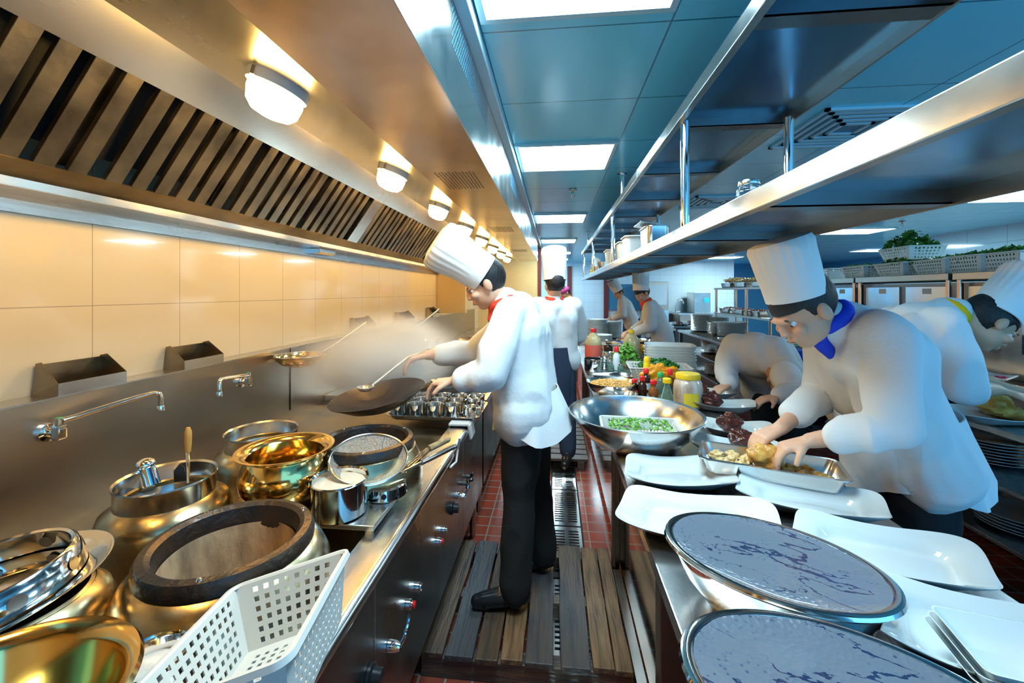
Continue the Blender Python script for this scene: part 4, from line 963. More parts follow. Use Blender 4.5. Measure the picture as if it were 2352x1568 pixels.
# punched wok ring lying in a tilted lid
cr = PZ(85, 1335, .975)
t = thing('tilted_lid', 'wide polished steel lid lying tilted on the nearest rear well', 'lid', (cr.x - .10, cr.y, .930), rot=(R(5), R(-6), R(10)))
MB().lathe([(0, -.008), (.10, -.006), (.125, .0), (.150, .008), (.166, .016), (.170, .020), (.164, .020), (.146, .013), (.12, .005), (0, -.002)], 64).build('disc', 'polished', t)
t = thing('punched_ring', 'polished steel wok ring with round holes inside the tilted lid', 'ring stand', (cr.x - .11, cr.y, .937), rot=(R(5), R(-6), R(10)))
MB().lathe([(.125, 0), (.135, .002), (.128, .046), (.122, .051), (.117, .048), (.124, .040), (.128, .004)], 64).build('ring', 'polished', t)
g = MB()
for i in range(9):
    a = 2 * math.pi * i / 9 + .25
    for rr_, s_ in ((.1345, 1), (.1245, -1)):
        Tm = Matrix.Translation((rr_ * math.cos(a) - (.0035 * math.cos(a) if s_ > 0 else 0), rr_ * math.sin(a) - (.0035 * math.sin(a) if s_ > 0 else 0), .022)) @ Matrix.Rotation(a, 4, 'Z') @ Matrix.Rotation(R(90 - 8), 4, 'Y')
        g.lathe([(0, .0022 * s_), (.0125, .0022 * s_)], 18, mat4=Tm)
g.build('punched_holes', 'steel_dark', t, smooth=False)
# white slotted basket in the front
K_ = .92
bkk = basket('white_basket', .325 * K_, .215 * K_, .10, 'white slotted plastic basket tilted against the near burner', nu=33, nv=13, nw=21, th=.0022, taper=.80)
RB = Matrix.Rotation(4.96, 4, 'Z') @ Matrix.Rotation(-.171, 4, 'Y') @ Matrix.Rotation(.235, 4, 'X')
bkk.matrix_world = Matrix.Translation(V(-.501 * K_, .647 * K_, 1.5 - .545 * K_)) @ RB @ Matrix.Translation(V(0, 0, -.10))

# woks, condiment tray, hanging colander beyond
def wok(p, r, rot, label, m='wok', handle=True, name='wok'):
    t = thing(name, label, 'wok', p, rot=rot)
    MB().lathe([(0, -r * .36), (r * .35, -r * .33), (r * .65, -r * .22), (r * .88, -r * .07), (r, 0), (r * 1.01, .004), (r * .985, .0), (r * .86, -r * .065), (r * .63, -r * .21), (r * .33, -r * .32), (0, -r * .345)], 56).build('pan', m, t)
    if handle: MB().tube([(r * .97, 0, -.005), (r * 1.15, 0, .01), (r * 1.25, 0, .012), (r * 1.28, 0, .03)], [.012, .015, .016, .016], 12).build('handle', 'steel_dark', t)
    return t
wp = PZ(868, 915, 1.03)
wok((wp.x, wp.y, 1.05), .205, (R(6), R(-8), R(0)), 'large iron wok being tossed above the second burner')
for X_, Y_, z_, r_, lb in ((-.80, 2.95, 1.0, .20, 'iron wok resting on the burner beyond the condiment tray'), (-.80, 2.97, 1.05, .205, 'iron wok stacked on another beyond the condiment tray'), (-.80, 4.3, 1.0, .21, 'farther iron wok on the range behind the cook')):
    wok((X_, Y_, z_), r_, (0, 0, R(20)), lb, handle=False)
ct = (PZ(900, 952, .88), PZ(1100, 952, .88))
t = pan_box('condiment_tray', .52, .34, .03, 'flat steel tray crowded with steel condiment cups', 'tray', 'satin', loc=(-.66, 2.32, .803))
cup0 = None
cl = MB().lathe([(0, .002), (.038, .002), (.042, .01), (.046, .075), (.049, .078), (.045, .076), (.039, .012), (0, .008)], 28)
for iy in range(3):
    for ix in range(5):
        if iy == 0 and ix == 4: continue
        if cup0 is None: cup0 = cl.build('condiment_cup', 'polished', None); o = cup0
        else: o = cup0.copy(); COL.objects.link(o)
        o.location = (-.86 + .1 * ix, 2.22 + .105 * iy, .807)
        tag(o, 'steel condiment cup standing on the flat tray', 'cup', 'condiment cups on the flat tray')
t = thing('measuring_jug', 'steel jug with wire handle at the corner of the condiment tray', 'jug', (-.455, 2.22, .807))
MB().lathe([(0, .002), (.032, .002), (.036, .01), (.030, .065), (.034, .072), (.029, .07), (0, .01)], 26).build('body', 'polished', t)
MB().tube([(.03, 0, .06), (.055, 0, .06), (.058, 0, .03), (.033, 0, .018)], .003, 8).build('handle', 'chrome', t)
# perforated ladles hung by the backsplash
def colander(px, py, X_, r, a, label):
    p = PX(px, py, X_); t = thing('perforated_colander', label, 'colander', p)
    g = MB(); n = 48; m_ = 10; vs = []; fs = []
    for k in range(m_ + 1):
        f = k / m_; rad = r * math.sin(f * 1.45) / math.sin(1.45); z = -r * .52 * (1 - f * f)
        for i in range(n): vs.append((rad * math.cos(6.2832 * i / n), rad * math.sin(6.2832 * i / n), z))
    for k in range(m_):
        for i in range(n):
            if k in (5, 7) and i % 3 == 1: continue
            j = (i + 1) % n; fs.append((k * n + i, k * n + j, (k + 1) * n + j, (k + 1) * n + i))
    g.add(vs, fs).build('bowl', 'brass', t, solid=.0015)
    MB().tube([(r * math.cos(6.2832 * i / 40), r * math.sin(6.2832 * i / 40), 0) for i in range(41)], .004, 8, cap=False).build('rim', 'satin', t)
    MB().tube([(r * .5, r * .7, .0), (r * .9, r * 1.3, r * .35), (r * 1.7, r * 2.6, r * 1.2)], [.004, .005, .012], 10).build('handle', 'satin', t)
    MB().tube([(-r, 0, 0), (-r * .9, .02, -.07), (-r * .8, .03, -.02), (-r * .6, .05, -.07)], .002, 6).build('wall_hook', 'satin', t)
    return t
colander(690, 815, -1.42, .13, 0, 'perforated colander ladle hung on backsplash, the nearer one')
colander(925, 756, -1.40, .14, 0, 'perforated colander ladle on backsplash farther behind steam')
pq = PX(985, 812, -1.3)
tag(dish_prof(MB(), .12, .10, .003, .8).build('hanging_pot', 'brass', None, loc=(pq.x, pq.y, .905)), 'steel pot on the range far behind the woks', 'pot')
#==PART4==
# ================================================================== SERVING BENCH ACROSS THE AISLE
bn = thing('serving_bench', 'long open-shelved steel serving bench across the right aisle', 'table', (0, 0, 0))
BX((2.1, .3, .815), (3.2, 7.35, .85)).build('tabletop', 'steel_y', bn, smooth=False, bevel=.004)
for z in (.30, .57): BX((2.12, .35, z - .02), (3.15, 7.3, z)).build('undershelf', 'steel_y', bn, smooth=False, bevel=.002)
for y in (.8, 3.9, 5.6, 7.26):
    for x in (2.11, 3.1): BX((x, y, 0), (x + .045, y + .045, .815)).build('leg', 'steel_dark', bn, smooth=False)
b2_ = thing('serving_bench', 'second serving bench by back wall covered with plated dishes', 'table', (0, 0, 0))
BX((2.3, 8.3, .80), (3.25, 9.3, .84)).build('tabletop', 'steel_y', b2_, smooth=False)
BX((2.35, 8.35, .1), (3.2, 9.25, .78)).build('cabinet', 'steel', b2_, smooth=False)
def bpl(x, y, z, n, s, dz, lab, grp): pstack(x, y, z, n, s, dz, lab, grp)
def atX(px, X): p = PX(px, 700, X); return p.y
g0 = None
def sqstack(x, y, z, n, L, W, dz, rz, label, group, H=.03, rx=0):
    key = (L, W, H, .1)
    for k in range(n):
        if key not in pmesh: pmesh[key] = platter_mesh(L, W, H, n=40).build('serving_platter', 'china', None); o = pmesh[key]
        else: o = pmesh[key].copy(); COL.objects.link(o)
        o.location = (x + rnd.uniform(-.004, .004), y + rnd.uniform(-.004, .004), z + dz * k); o.rotation_euler = (rx, 0, rz + rnd.uniform(-.02, .02)); tag(o, label, 'plate', group)
bpl(2.42, atX(1612, 2.42), .852, 15, 1.35, .018, 'large round plate in back stack on serving bench', 'back round plate stack on serving bench')
bpl(2.62, atX(1650, 2.62), .852, 13, 1.3, .018, 'large round plate in second stack on serving bench', 'second round plate stack on serving bench')
sqstack(2.38, atX(1640, 2.38), .852, 11, .17, .17, .016, .2, 'small square plate in narrow stack on serving bench', 'small square plate stack on serving bench')
sqstack(2.50, atX(1682, 2.50), .852, 12, .38, .26, .017, -.1, 'wide white platter in front stack on serving bench', 'wide platter stack on serving bench')
# bowls of food by the stacks
def pd(px, py, z=.86): return PZ(px, py, z)
def fooddish(p, r, h, label, food, m='china', zt=.852):
    o = tag(dish_prof(MB(), r, h, .004, .5, 36).build('serving_dish', m, None, loc=(p.x, p.y, zt)), label, 'dish')
    tag(bits(MB(), (0, 0, h * .62), r * .75, h * .35, 70, r * .09, int(p.x * 100)).build('dish_food', food, None, loc=(p.x, p.y, zt)), 'food filling the ' + label[label.index(' ') + 1:], 'food', kind='stuff')
fooddish(pd(1672, 786), .13, .06, 'white dish of pale dumplings at bench edge', 'tripe')
fooddish(pd(1712, 795), .12, .065, 'white square-footed dish of dark mushrooms at bench edge', 'roast')
p = pd(1756, 790, .93)
t = thing('clay_pot', 'black glazed pot heaped with orange shredded carrot on the bench', 'pot', (p.x, p.y, .852))
MB().lathe([(0, 0), (.10, .002), (.14, .05), (.15, .09), (.145, .12), (.165, .13), (.165, .138), (.13, .132), (.12, .1), (0, .09)], 36).build('body', 'darkbowl', t)
bits(MB(), (0, 0, .12), .10, .025, 160, .012, 41).build('shredded_carrot', 'carrot', t)
p = pd(1745, 822, .86); t = pan_box('blue_crate', .42, .30, .10, 'blue plastic crate at the edge of serving bench', 'crate', 'blup', loc=(p.x + .16, p.y, .852), rz=.0)
p = pd(1830, 795, .9); tag(pan_box('metal_tray', .5, .34, .05, 'steel tray of chopped green scallions behind the blue crate', 'tray', 'satin', loc=(p.x + .1, p.y, .852)))if False else None
t = pan_box('metal_tray', .40, .34, .06, 'steel tray of chopped scallions beside the blue crate', 'tray', 'satin', loc=(2.72, atX(1825, 2.72), .852))
tag(bits(MB(), (0, 0, .05), .15, .02, 350, .010, 51, .9).build('scallions', 'lgreen', None, loc=(2.72, atX(1825, 2.72), .852)), 'chopped green scallions filling steel tray on bench', 'vegetables', kind='stuff')
# plates with pink flowers
fl_lab = 'white platter with pink flower garnish on serving bench'
for i, (X, px) in enumerate(((2.75, 1745), (2.9, 1772), (2.95, 1812), (2.5, 1880), (2.85, 1860), (2.6, 2010), (2.95, 1960))):
    y = atX(px, X); sqstack(X, y, .852, 1, .30, .22, .01, .3 * i, fl_lab, 'flower-garnished platters on serving bench')
    f = MB()
    for q in range(5): f.add([(0, 0, .012), (.03 * math.cos(q * 1.257), .03 * math.sin(q * 1.257), .02), (.035 * math.cos(q * 1.257 + .6), .035 * math.sin(q * 1.257 + .6), .024), (.03 * math.cos(q * 1.257 + 1.1), .03 * math.sin(q * 1.257 + 1.1), .018)], [(0, 1, 2, 3)])
    tag(f.build('pink_flower', 'pinkf', None, smooth=False, loc=(X + .05, y - .03, .868)), 'pink flower lying on a white platter on the bench', 'flower', 'pink flowers on the bench platters')
# near right end: big platters and a dark whole fish-like dish
def benchplat(px, py, L, W, rz, label):
    p = PZ(px, py, .875); key = (L, W, .042, .1)
    if key not in pmesh: pmesh[key] = platter_mesh(L, W, .042).build('serving_platter', 'china', None); o = pmesh[key]
    else: o = pmesh[key].copy(); COL.objects.link(o)
    o.location = (p.x, p.y, .852); o.rotation_euler = (0, 0, rz); return tag(o, label, 'platter'), p
benchplat(2250, 868, .42, .30, .3, 'pale platter with pink flower behind the reaching hand')
benchplat(2190, 905, .44, .30, .1, 'empty platter at the bench edge below the yellow-collared cook')
o, p = benchplat(2290, 955, .48, .30, -.1, 'platter with big brown roast under the yellow-collared cook hand')
tag(lump(MB(), (0, 0, 0), (.15, .10, .07), 31, .3, 34, 22, 1.8).build('brown_roast', 'chick', None, loc=(p.x + .10, p.y + .02, .925)), 'big brown glazed roast on bench platter under the reaching hand', 'roast meat')
p = PZ(2300, 868, .89); f = MB()
for q in range(6): f.add([(0, 0, .0), (.035 * math.cos(q * 1.05), .035 * math.sin(q * 1.05), .012), (.04 * math.cos(q * 1.05 + .5), .04 * math.sin(q * 1.05 + .5), .016), (.035 * math.cos(q * 1.05 + .95), .035 * math.sin(q * 1.05 + .95), .010)], [(0, 1, 2, 3)])
tag(f.build('pink_flower', 'pinkf', None, smooth=False, loc=(p.x, p.y, .885)), 'single pink flower near the reaching brown hand', 'flower')
# crockery on the undershelves
for (z, X, ylist) in ((.30, 2.35, ((2.35, 'r', 5), (2.0, 's', 6), (1.72, 's', 7), (5.0, 's', 8), (6.3, 'r', 9), (4.55, 's', 7))), (.57, 2.4, ((2.55, 'r', 8), (4.8, 's', 8), (6.0, 'r', 12), (6.6, 'r', 12), (5.15, 's', 5)))):
    for y, kd, n in ylist:
        shelf = 'bottom' if z < .4 else 'middle'
        where = 'near end' if y < 3 else 'far end'
        lb = f'{"round" if kd == "r" else "curved oblong"} plate stacked on the {shelf} bench shelf toward its {where}'
        if kd == 'r': bpl(X, y, z + .002, n, 1.25, .016, lb, lb[:-2] + ' stack')
        else: sqstack(X, y, z + .002, n, .30, .22, .017, 1.4, lb, lb[:-2] + ' stack')
for i, (X, y, z) in enumerate(((2.4, 4.25, .57), (2.4, 3.75, .57), (2.4, 4.15, .30))):
    tag(MB().lathe([(0, 0), (.10, 0), (.13, .06), (.135, .14), (.15, .15), (.15, .16), (.12, .155), (.115, .02), (0, .01)], 32).build('clay_pot', 'darkbowl', None, loc=(X, y, z + .002)),
        ['black clay pot on middle bench shelf behind the round dishes', 'black clay pot on middle bench shelf under the blue crate', 'black clay pot on the bottom bench shelf'][i], 'pot')

# ------------------------------------------------------------------ rack of trays
rk = thing('tray_rack', 'three-tier steel rack with trays of chicken feet and dark meat', 'rack', (0, 0, 0))
RX0, RX1, RYa, RYb = 3.3, 3.75, 6.2, 9.0
for z in (1.08, 1.58): BX((RX0, RYa, z - .035), (RX1, RYb, z)).build('tier', 'steel', rk, smooth=False, bevel=.003)
for x in (RX0 + .03, RX1 - .03):
    for y in (RYa + .04, 7.6, RYb - .04): MB().tube([(x, y, 0), (x, y, 1.55)], .025, 14).build('post', 'copper', rk)
BX((RX0, RYa, .62), (RX1, RYb, .65)).build('tier', 'steel', rk, smooth=False)
for i, (y, z, m, lb) in enumerate(((8.6, 1.58, 'tripe', 'far end of top rack tier'), (8.0, 1.58, 'tripe', 'middle of top rack tier'), (7.3, 1.58, 'tripe', 'near part of top rack tier'), (8.7, 1.08, 'meatred', 'far end of middle rack tier'), (8.1, 1.08, 'meatred', 'centre of middle rack tier'), (7.5, 1.08, 'meatred', 'near part of middle rack tier'))):
    t = pan_box('food_tray', .33, .50, .09, 'steel tray of food on the ' + lb, 'tray', 'satin', loc=(3.52, y, z + .002))
    g = MB(); r_ = random.Random(i)
    if m == 'tripe':
        for q in range(46):
            a = r_.uniform(0, 3.14); c = V(r_.uniform(-.14, .14), r_.uniform(-.2, .2), .09 + r_.uniform(0, .08)); d = V(math.cos(a), math.sin(a), r_.uniform(-.3, .3)) * .07
            g.tube([c - d, c + V(0, 0, .02), c + d], [.006, .011, .008], 6)
        g.build('chicken_feet', 'tripe', None, loc=(3.52, y, z))
    else: bits(g, (0, 0, .08), .17, .03, 130, .016, i, 1.35).build('dark_meat', 'meatred', None, loc=(3.52, y, z))
    tag(bpy.context.scene.collection.objects[-1], ('yellow chicken feet heaped' if m == 'tripe' else 'dark red meat pieces heaped') + ' in the tray at ' + lb, 'food', kind='stuff')
bq = basket('white_basket', .36, .40, .12, 'pale basket on the middle rack tier nearest the camera', nu=24, nv=9, nw=24, m='plasticb'); setp(bq, (3.52, 6.75, 1.084))

# ------------------------------------------------------------------ upright refrigerators
rf0 = None
fr = [(5.05, 6.15, 'farthest steel upright refrigerator, half hidden behind the tall hat'), (3.92, 5.02, 'steel upright refrigerator in middle of row, two white notes on doors'), (2.80, 3.88, 'steel upright refrigerator behind the yellow-collared cook'), (1.68, 2.76, 'nearest steel upright refrigerator at the picture edge')]
for y0, y1, lb in fr:
    t = thing('upright_refrigerator', lb, 'refrigerator', (3.42, (y0 + y1) / 2, 0)); w = (y1 - y0) / 2 - .01
    BX((.02, -w, .08), (.72, w, 1.58)).build('body', 'steel_dark', t, smooth=False)
    BX((-.06, -w - .01, 1.60), (.74, w + .01, 1.66)).build('top_shelf', 'steel', t, smooth=False, bevel=.004)
    for s in (-1, 1):
        y_a = -w + .06 if s < 0 else .04; y_b = -.04 if s < 0 else w - .06
        for z0, z1 in ((.12, .80), (.84, 1.55)):
            d = BX((0, y_a, z0), (.02, y_b, z1)).build('door', 'satin', t, smooth=False, bevel=.004)
            hy = y_b - .02 if s < 0 else y_a + .005
            BX((-.012, hy, z0 + .2), (0, hy + .015, z1 - .2)).build('handle', 'chrome', d, smooth=False)
            if z0 > .5: BX((-.0015, (y_a + y_b) / 2 - .06, 1.48), (-.0003, (y_a + y_b) / 2 + .03, 1.53)).build('paper_note', 'paper', d, smooth=False)
    for y in (-w + .02, w - .02): MB().tube([(-.03, y, 0), (-.03, y, 1.60)], .017, 14).build('front_post', 'copper', t)
fb0 = None
def leafbasket(px, X, z, L, W, H, label, leaves, seed, film=False):
    t = basket('white_basket', L, W, H, label, nu=26, nv=9, nw=18, m='plasticb'); y = atX(px, X); setp(t, (X, y, z), R(90) - .1)
    if leaves: tag(leafpile(MB(), (0, 0, H * .9), 0, leaves, 300, .035, seed, (L * .46, W * .44)).build('leafy_greens', 'green', None, loc=(X, y, z), rot=(0, 0, R(90) - .1)), 'dark leafy greens heaped in the ' + label[label.index(' ') + 1:], 'vegetables', kind='stuff')
leafbasket(1912, 3.56, 1.662, .44, .30, .13, 'pale basket at the far end of the refrigerator tops', 0, 1)
leafbasket(1990, 3.56, 1.662, .44, .30, .13, 'pale basket with film between far end and greens', .02, 2)
leafbasket(2080, 3.56, 1.662, .44, .32, .13, 'pale basket of greens under another basket on refrigerators', .07, 3)
leafbasket(2092, 3.62, 1.82, .46, .32, .13, 'pale basket heaped with dark greens, topmost of two', .17, 4)
leafbasket(2176, 3.56, 1.662, .40, .32, .13, 'pale film-covered basket beside the stacked pair', .03, 5)
leafbasket(2258, 3.56, 1.662, .38, .32, .14, 'pale film-covered basket above yellow-collared cook', .04, 6)
leafbasket(2345, 3.56, 1.662, .38, .32, .14, 'pale basket of greens cut off by the picture edge', .06, 7)

# ------------------------------------------------------------------ far equipment against the back wall
def block(name, px0, px1, ytop, Y, depth, z0, label, cat, m='steel_y'):
    a = PY(px0, 670, Y).x; b = PY(px1, 670, Y).x; zt = PY(px0, ytop, Y).z
    t = thing(name, label, cat, ((a + b) / 2, Y, 0)); w = (b - a) / 2
    BX((-w, 0, z0), (w, depth, zt)).build('body', m, t, smooth=False, bevel=.01); return t, w, zt
t, w, zt = block('steamer_cabinet', 1484, 1536, 647, 13.0, .85, .1, 'tall steel steaming cabinet with green glass against the back wall', 'cabinet', 'steel')
BX((-w * .8, -.02, 1.1), (w * .8, -.001, zt - .1)).build('glass_door', 'plasticb', t, smooth=False, bevel=.004)
d = BX((-w * .98, -.04, .4), (w * .98, -.001, .95)).build('lower_door', 'satin', t, smooth=False, bevel=.01)
MB().tube([(-w * .6, -.07, .85), (w * .6, -.07, .85)], .02, 10).build('handle', 'chrome', d)
t, w, zt = block('water_boiler', 1594, 1632, 671, 13.1, .7, .855, 'grey steel water boiler on the far counter beside the rack', 'boiler', 'satin')
MB().lathe([(0, 0), (.08, 0), (.08, .01), (0, .012)], 20, mat4=Matrix.Translation((w * .5, -.001, 1.25)) @ Matrix.Rotation(R(90), 4, 'X')).build('round_sticker', 'bluefilm', t)
t = thing('far_counter', 'steel sink counter along the back wall beneath the faucet', 'counter', (0, 0, 0))
BX((3.75, 13.0, .8), (5.7, 13.95, .85)).build('top', 'steel_y', t, smooth=False); BX((3.8, 13.05, 0), (5.6, 13.9, .8)).build('body', 'steel', t, smooth=False)
p = PY(1553, 740, 13.3)
t = thing('sink_faucet', 'tall curved chrome faucet on far counter', 'faucet', (p.x, 13.3, .85))
MB().tube([(0, 0, 0), (0, 0, .28), (.04, 0, .38), (.12, 0, .41), (.20, 0, .37), (.22, 0, .28)], .02, 10).build('spout', 'chrome', t); MB().tube([(-.12, 0, .05), (.12, 0, .05)], .02, 8).build('handle', 'chrome', t)
for i, (px, lb) in enumerate(((1530, 'left'), (1552, 'middle'), (1575, 'right'))):
    p = PZ(px, 743, .86)
    p = V(2.48 + .28 * i, 8.55 + .2 * (i % 2), .842)
    bpl(p.x, p.y, .842, 1, 1.3, .01, 'round plate with dark garnish on far serving bench', 'garnished plates on the far bench')
    bpl(p.x + .1, p.y + .38, .842, 1, 1.3, .01, 'round plate with dark garnish on far serving bench', 'garnished plates on the far bench')
    for dx, dy in ((0, 0), (.1, .38)): tag(bits(MB(), (0, 0, .012), .07, .02, 26, .016, i).build('garnish', 'meatred', None, loc=(p.x + dx, p.y + dy, .845)), 'dark garnish on a plate on the far serving bench', 'food', 'garnishes on the far bench plates')
# far end of the corridor: doorway wall furniture
t = thing('red_cabinet', 'low red panel beside doorway at the corridor end', 'cabinet', (-.02, 10.2, 0))
BX((-.26, 0, 0), (.14, .3, 1.25)).build('body', 'redp', t, smooth=False, bevel=.006)
#==PART5==
# ================================================================== PEOPLE
def blob(name, chains, m, parent, vox=.008, smooth_it=4, balls=(), rough=0, rfreq=6, extra=None, asmesh=False):
    mb = MB()
    for ch in chains:
        for (p, r), (q, s) in zip(ch[:-1], ch[1:]):
            p, q = Vector(p), Vector(q); mb.tube([p, q], [r, s], 14)
        for (p, r) in ch: mb.ball(p, r * .999, 14, 10)
    for b in balls: mb.ball(b[0], b[1], 24, 16, rot=b[2] if len(b) > 2 else None)
    if extra: extra(mb)
    me = bpy.data.meshes.new(name); me.from_pydata([tuple(p) for p in mb.v], [], mb.f); me.update()
    o = bpy.data.objects.new(name, me); COL.objects.link(o)
    md = o.modifiers.new('r', 'REMESH'); md.mode = 'VOXEL'; md.voxel_size = vox
    md = o.modifiers.new('s', 'SMOOTH'); md.factor = .5; md.iterations = smooth_it
    dg = bpy.context.evaluated_depsgraph_get(); dg.update(); ev = o.evaluated_get(dg)
    nm = bpy.data.meshes.new_from_object(ev); bpy.data.objects.remove(o); bpy.data.meshes.remove(me)
    if rough:
        vs = [v.co.copy() for v in nm.vertices]; ns = [v.normal.copy() for v in nm.vertices]
        for v, c, n in zip(nm.vertices, vs, ns):
            k = noise.noise(V(c.x * rfreq, c.y * rfreq, c.z * rfreq * .55)); k2 = noise.noise(V(c.x * rfreq * 2.3 + 4, c.y * rfreq * 2.3, c.z * rfreq))
            v.co = c + n * (rough * (1 - 2.2 * abs(k)) + rough * .5 * k2)
    nm.name = name; nm.materials.clear(); nm.materials.append(M[m])
    for p in nm.polygons: p.use_smooth = True
    o = bpy.data.objects.new(name, nm); COL.objects.link(o)
    if parent: o.parent = parent
    return o

def frame(f, u):
    f = Vector(f).normalized(); u = Vector(u); s = f.cross(u).normalized(); u = s.cross(f).normalized(); return f, u, s  # s = person's right
def person(name, label, J, C, vox=.007, group=None):
    """J: joints in world space; C: clothing options. Returns the Empty."""
    root = thing(name, label, 'person', (J['pelvis'][0], J['pelvis'][1], 0), group=group)
    root_inv = V(J['pelvis'][0], J['pelvis'][1], 0)
    w = lambda p: Vector(p) - root_inv
    f, u, s = frame(J['face'], J.get('up', (0, 0, 1)))
    pel, che, nec, hea = w(J['pelvis']), w(J['chest']), w(J['neck']), w(J['head'])
    side = Vector(J.get('side', s)).normalized()                        # person's right across the shoulders
    hw, sw = J.get('hipw', .085), J.get('shw', .175)
    chains = []
    sp = (che - pel)
    fwd = side.cross(sp.normalized()) * -1
    shs = {1: che + side * sw + sp.normalized() * .09, -1: che - side * sw + sp.normalized() * .09}
    for k in (1, -1):
        chains.append([(pel + side * hw * .9 * k, .080), (pel.lerp(che, .5) + side * .062 * k, .074), (che + side * .080 * k, .082), (shs[k] - side * .06 * k, .046)])
        key = 'R' if k == 1 else 'L'
        el, wr = w(J['elbow' + key]), w(J['wrist' + key])
        chains.append([(shs[k] - side * .02 * k, .042), (shs[k].lerp(el, .5), .040), (el, .038), (el.lerp(wr, .3), .038), (wr, .026)])
        kn, an = w(J['knee' + key]), w(J['ankle' + key]); hp = pel + side * hw * k - V(0, 0, .04)
        chains.append([(hp, .088), (hp.lerp(kn, .5), .074), (kn, .055), (kn.lerp(an, .35), .053), (an, .036)])
        toe = Vector(J.get('toe', (f.x, f.y, 0))); toe.z = 0; toe.normalize()
        chains.append([(an, .034), (an + toe * .06 - V(0, 0, .03), .032), (an + toe * .14 - V(0, 0, .045), .026)])
        # hand
        hd = Vector(J.get('hand' + key, (wr - el))).normalized(); hn = Vector(J.get('palm' + key, (0, 0, -1))); hs_ = hd.cross(hn).normalized(); hn = hs_.cross(hd).normalized()
        curl = J.get('curl', .7)
        pl_ = .085
        for q in (-1.5, -.5, .5, 1.5):
            base = wr + hd * pl_ + hs_ * q * .021
            chains.append([(wr + hs_ * q * .010, .016), (base, .0125)])
            L = (.030, .040, .043, .036)[int(q + 1.5)] * (1 if k == 1 else 1); L = L * .95
            d = hd.copy(); p0 = base; c2 = [(p0, .0105)]
            for seg in range(3):
                d = (d * math.cos(curl * .55) + hn * math.sin(curl * .55)).normalized() if True else d
                p0 = p0 + d * L * (1, .72, .55)[seg]; c2.append((p0, (.0098, .009, .0078)[seg]))
            chains.append(c2)
        tb = wr + hd * .025 + hs_ * .022 * (-1 if k == 1 else 1); td = (hd * .7 + hs_ * (-1 if k == 1 else 1) * .75 + hn * .35).normalized()
        chains.append([(wr + hd * .015, .015), (tb + td * .022, .0135), (tb + td * .052, .0115), (tb + td * .052 + (td * .5 + hn * .5 + hd * .4).normalized() * .028, .0095)])
    chains.append([(che + sp.normalized() * .10, .07), (nec, .055), (hea - u * .05 - f * .01, .052)])
    RM = Matrix((s, f, u)).transposed()
    hs = J.get('hs', 1.0)
    H = lambda a, b, c: hea + (s * a + f * b + u * c) * hs
    balls = [(hea + (u * .025 - f * .01) * hs, (.074 * hs, .094 * hs, .092 * hs), RM), (H(0, .022, -.045), (.058 * hs, .066 * hs, .066 * hs), RM), (H(0, .050, -.088), (.030 * hs, .030 * hs, .024 * hs), RM),
             (H(0, .085, .012), (.045 * hs, .014 * hs, .010 * hs), RM), (H(0, .090, -.020), (.0115 * hs, .018 * hs, .024 * hs), RM), (H(0, .099, -.032), (.015 * hs, .012 * hs, .010 * hs), RM),
             (H(0, .090, -.058), (.021 * hs, .010 * hs, .0055 * hs), RM), (H(0, .087, -.067), (.019 * hs, .010 * hs, .006 * hs), RM),
             (H(.040, .070, -.028), (.022 * hs, .020 * hs, .018 * hs), RM), (H(-.040, .070, -.028), (.022 * hs, .020 * hs, .018 * hs), RM),
             (H(.078, -.005, -.012), (.010 * hs, .020 * hs, .031 * hs), RM), (H(-.078, -.005, -.012), (.010 * hs, .020 * hs, .031 * hs), RM)]
    blob('body', chains, 'skin', root, vox, 2, balls)
    for k in (1, -1):
        e = MB().ball(H(.031 * k, .0705, -.005), .0105 * hs, 14, 10).build('eye', 'white', root)
        MB().ball(H(.031 * k, .0768, -.007), .0058 * hs, 10, 8).build('iris', 'black', e)
        MB().ball(H(.031 * k, .086, .016), (.016 * hs, .004 * hs, .0035 * hs), 12, 8, rot=RM).build('eyebrow', 'hair', root)
    MB().ball(H(0, .096, -.0625), (.021 * hs, .0035 * hs, .0018 * hs), 14, 6, rot=RM).build('mouth_line', 'meatred', root)
    # hair
    hb = MB(); q = MB().ball((0, 0, 0), 1, 32, 24); vs = []
    for p in q.v:
        pp_ = Vector(p); d = 1 + .03 * noise.noise(pp_ * 6)
        x, y, z = pp_.x * .081 * d, pp_.y * .101 * d - .014, pp_.z * .100 * d + .030
        lim = .030 if y > .03 else (-.055 if y < -.01 else -.01)
        if z < lim: z = lim; x *= .93; y *= .93
        vs.append(H(x, y, z))
    hb.add(vs, q.f); hb.build('hair', C.get('hairm', 'hair'), root)
    # trousers
    tr = C.get('trousers')
    if tr:
        ch = []
        for k, key in ((1, 'R'), (-1, 'L')):
            kn, an = w(J['knee' + key]), w(J['ankle' + key]); hp = pel + side * hw * k - V(0, 0, .03)
            ch.append([(pel + side * hw * .9 * k + V(0, 0, .05), .092), (hp, .104), (hp.lerp(kn, .5), .094), (kn, .076), (kn.lerp(an, .4), .074), (an + V(0, 0, .03), .068), (an - V(0, 0, .01), .066)])
        blob('trousers', ch, tr, root, vox * 1.5, 5, rough=.006, rfreq=9)
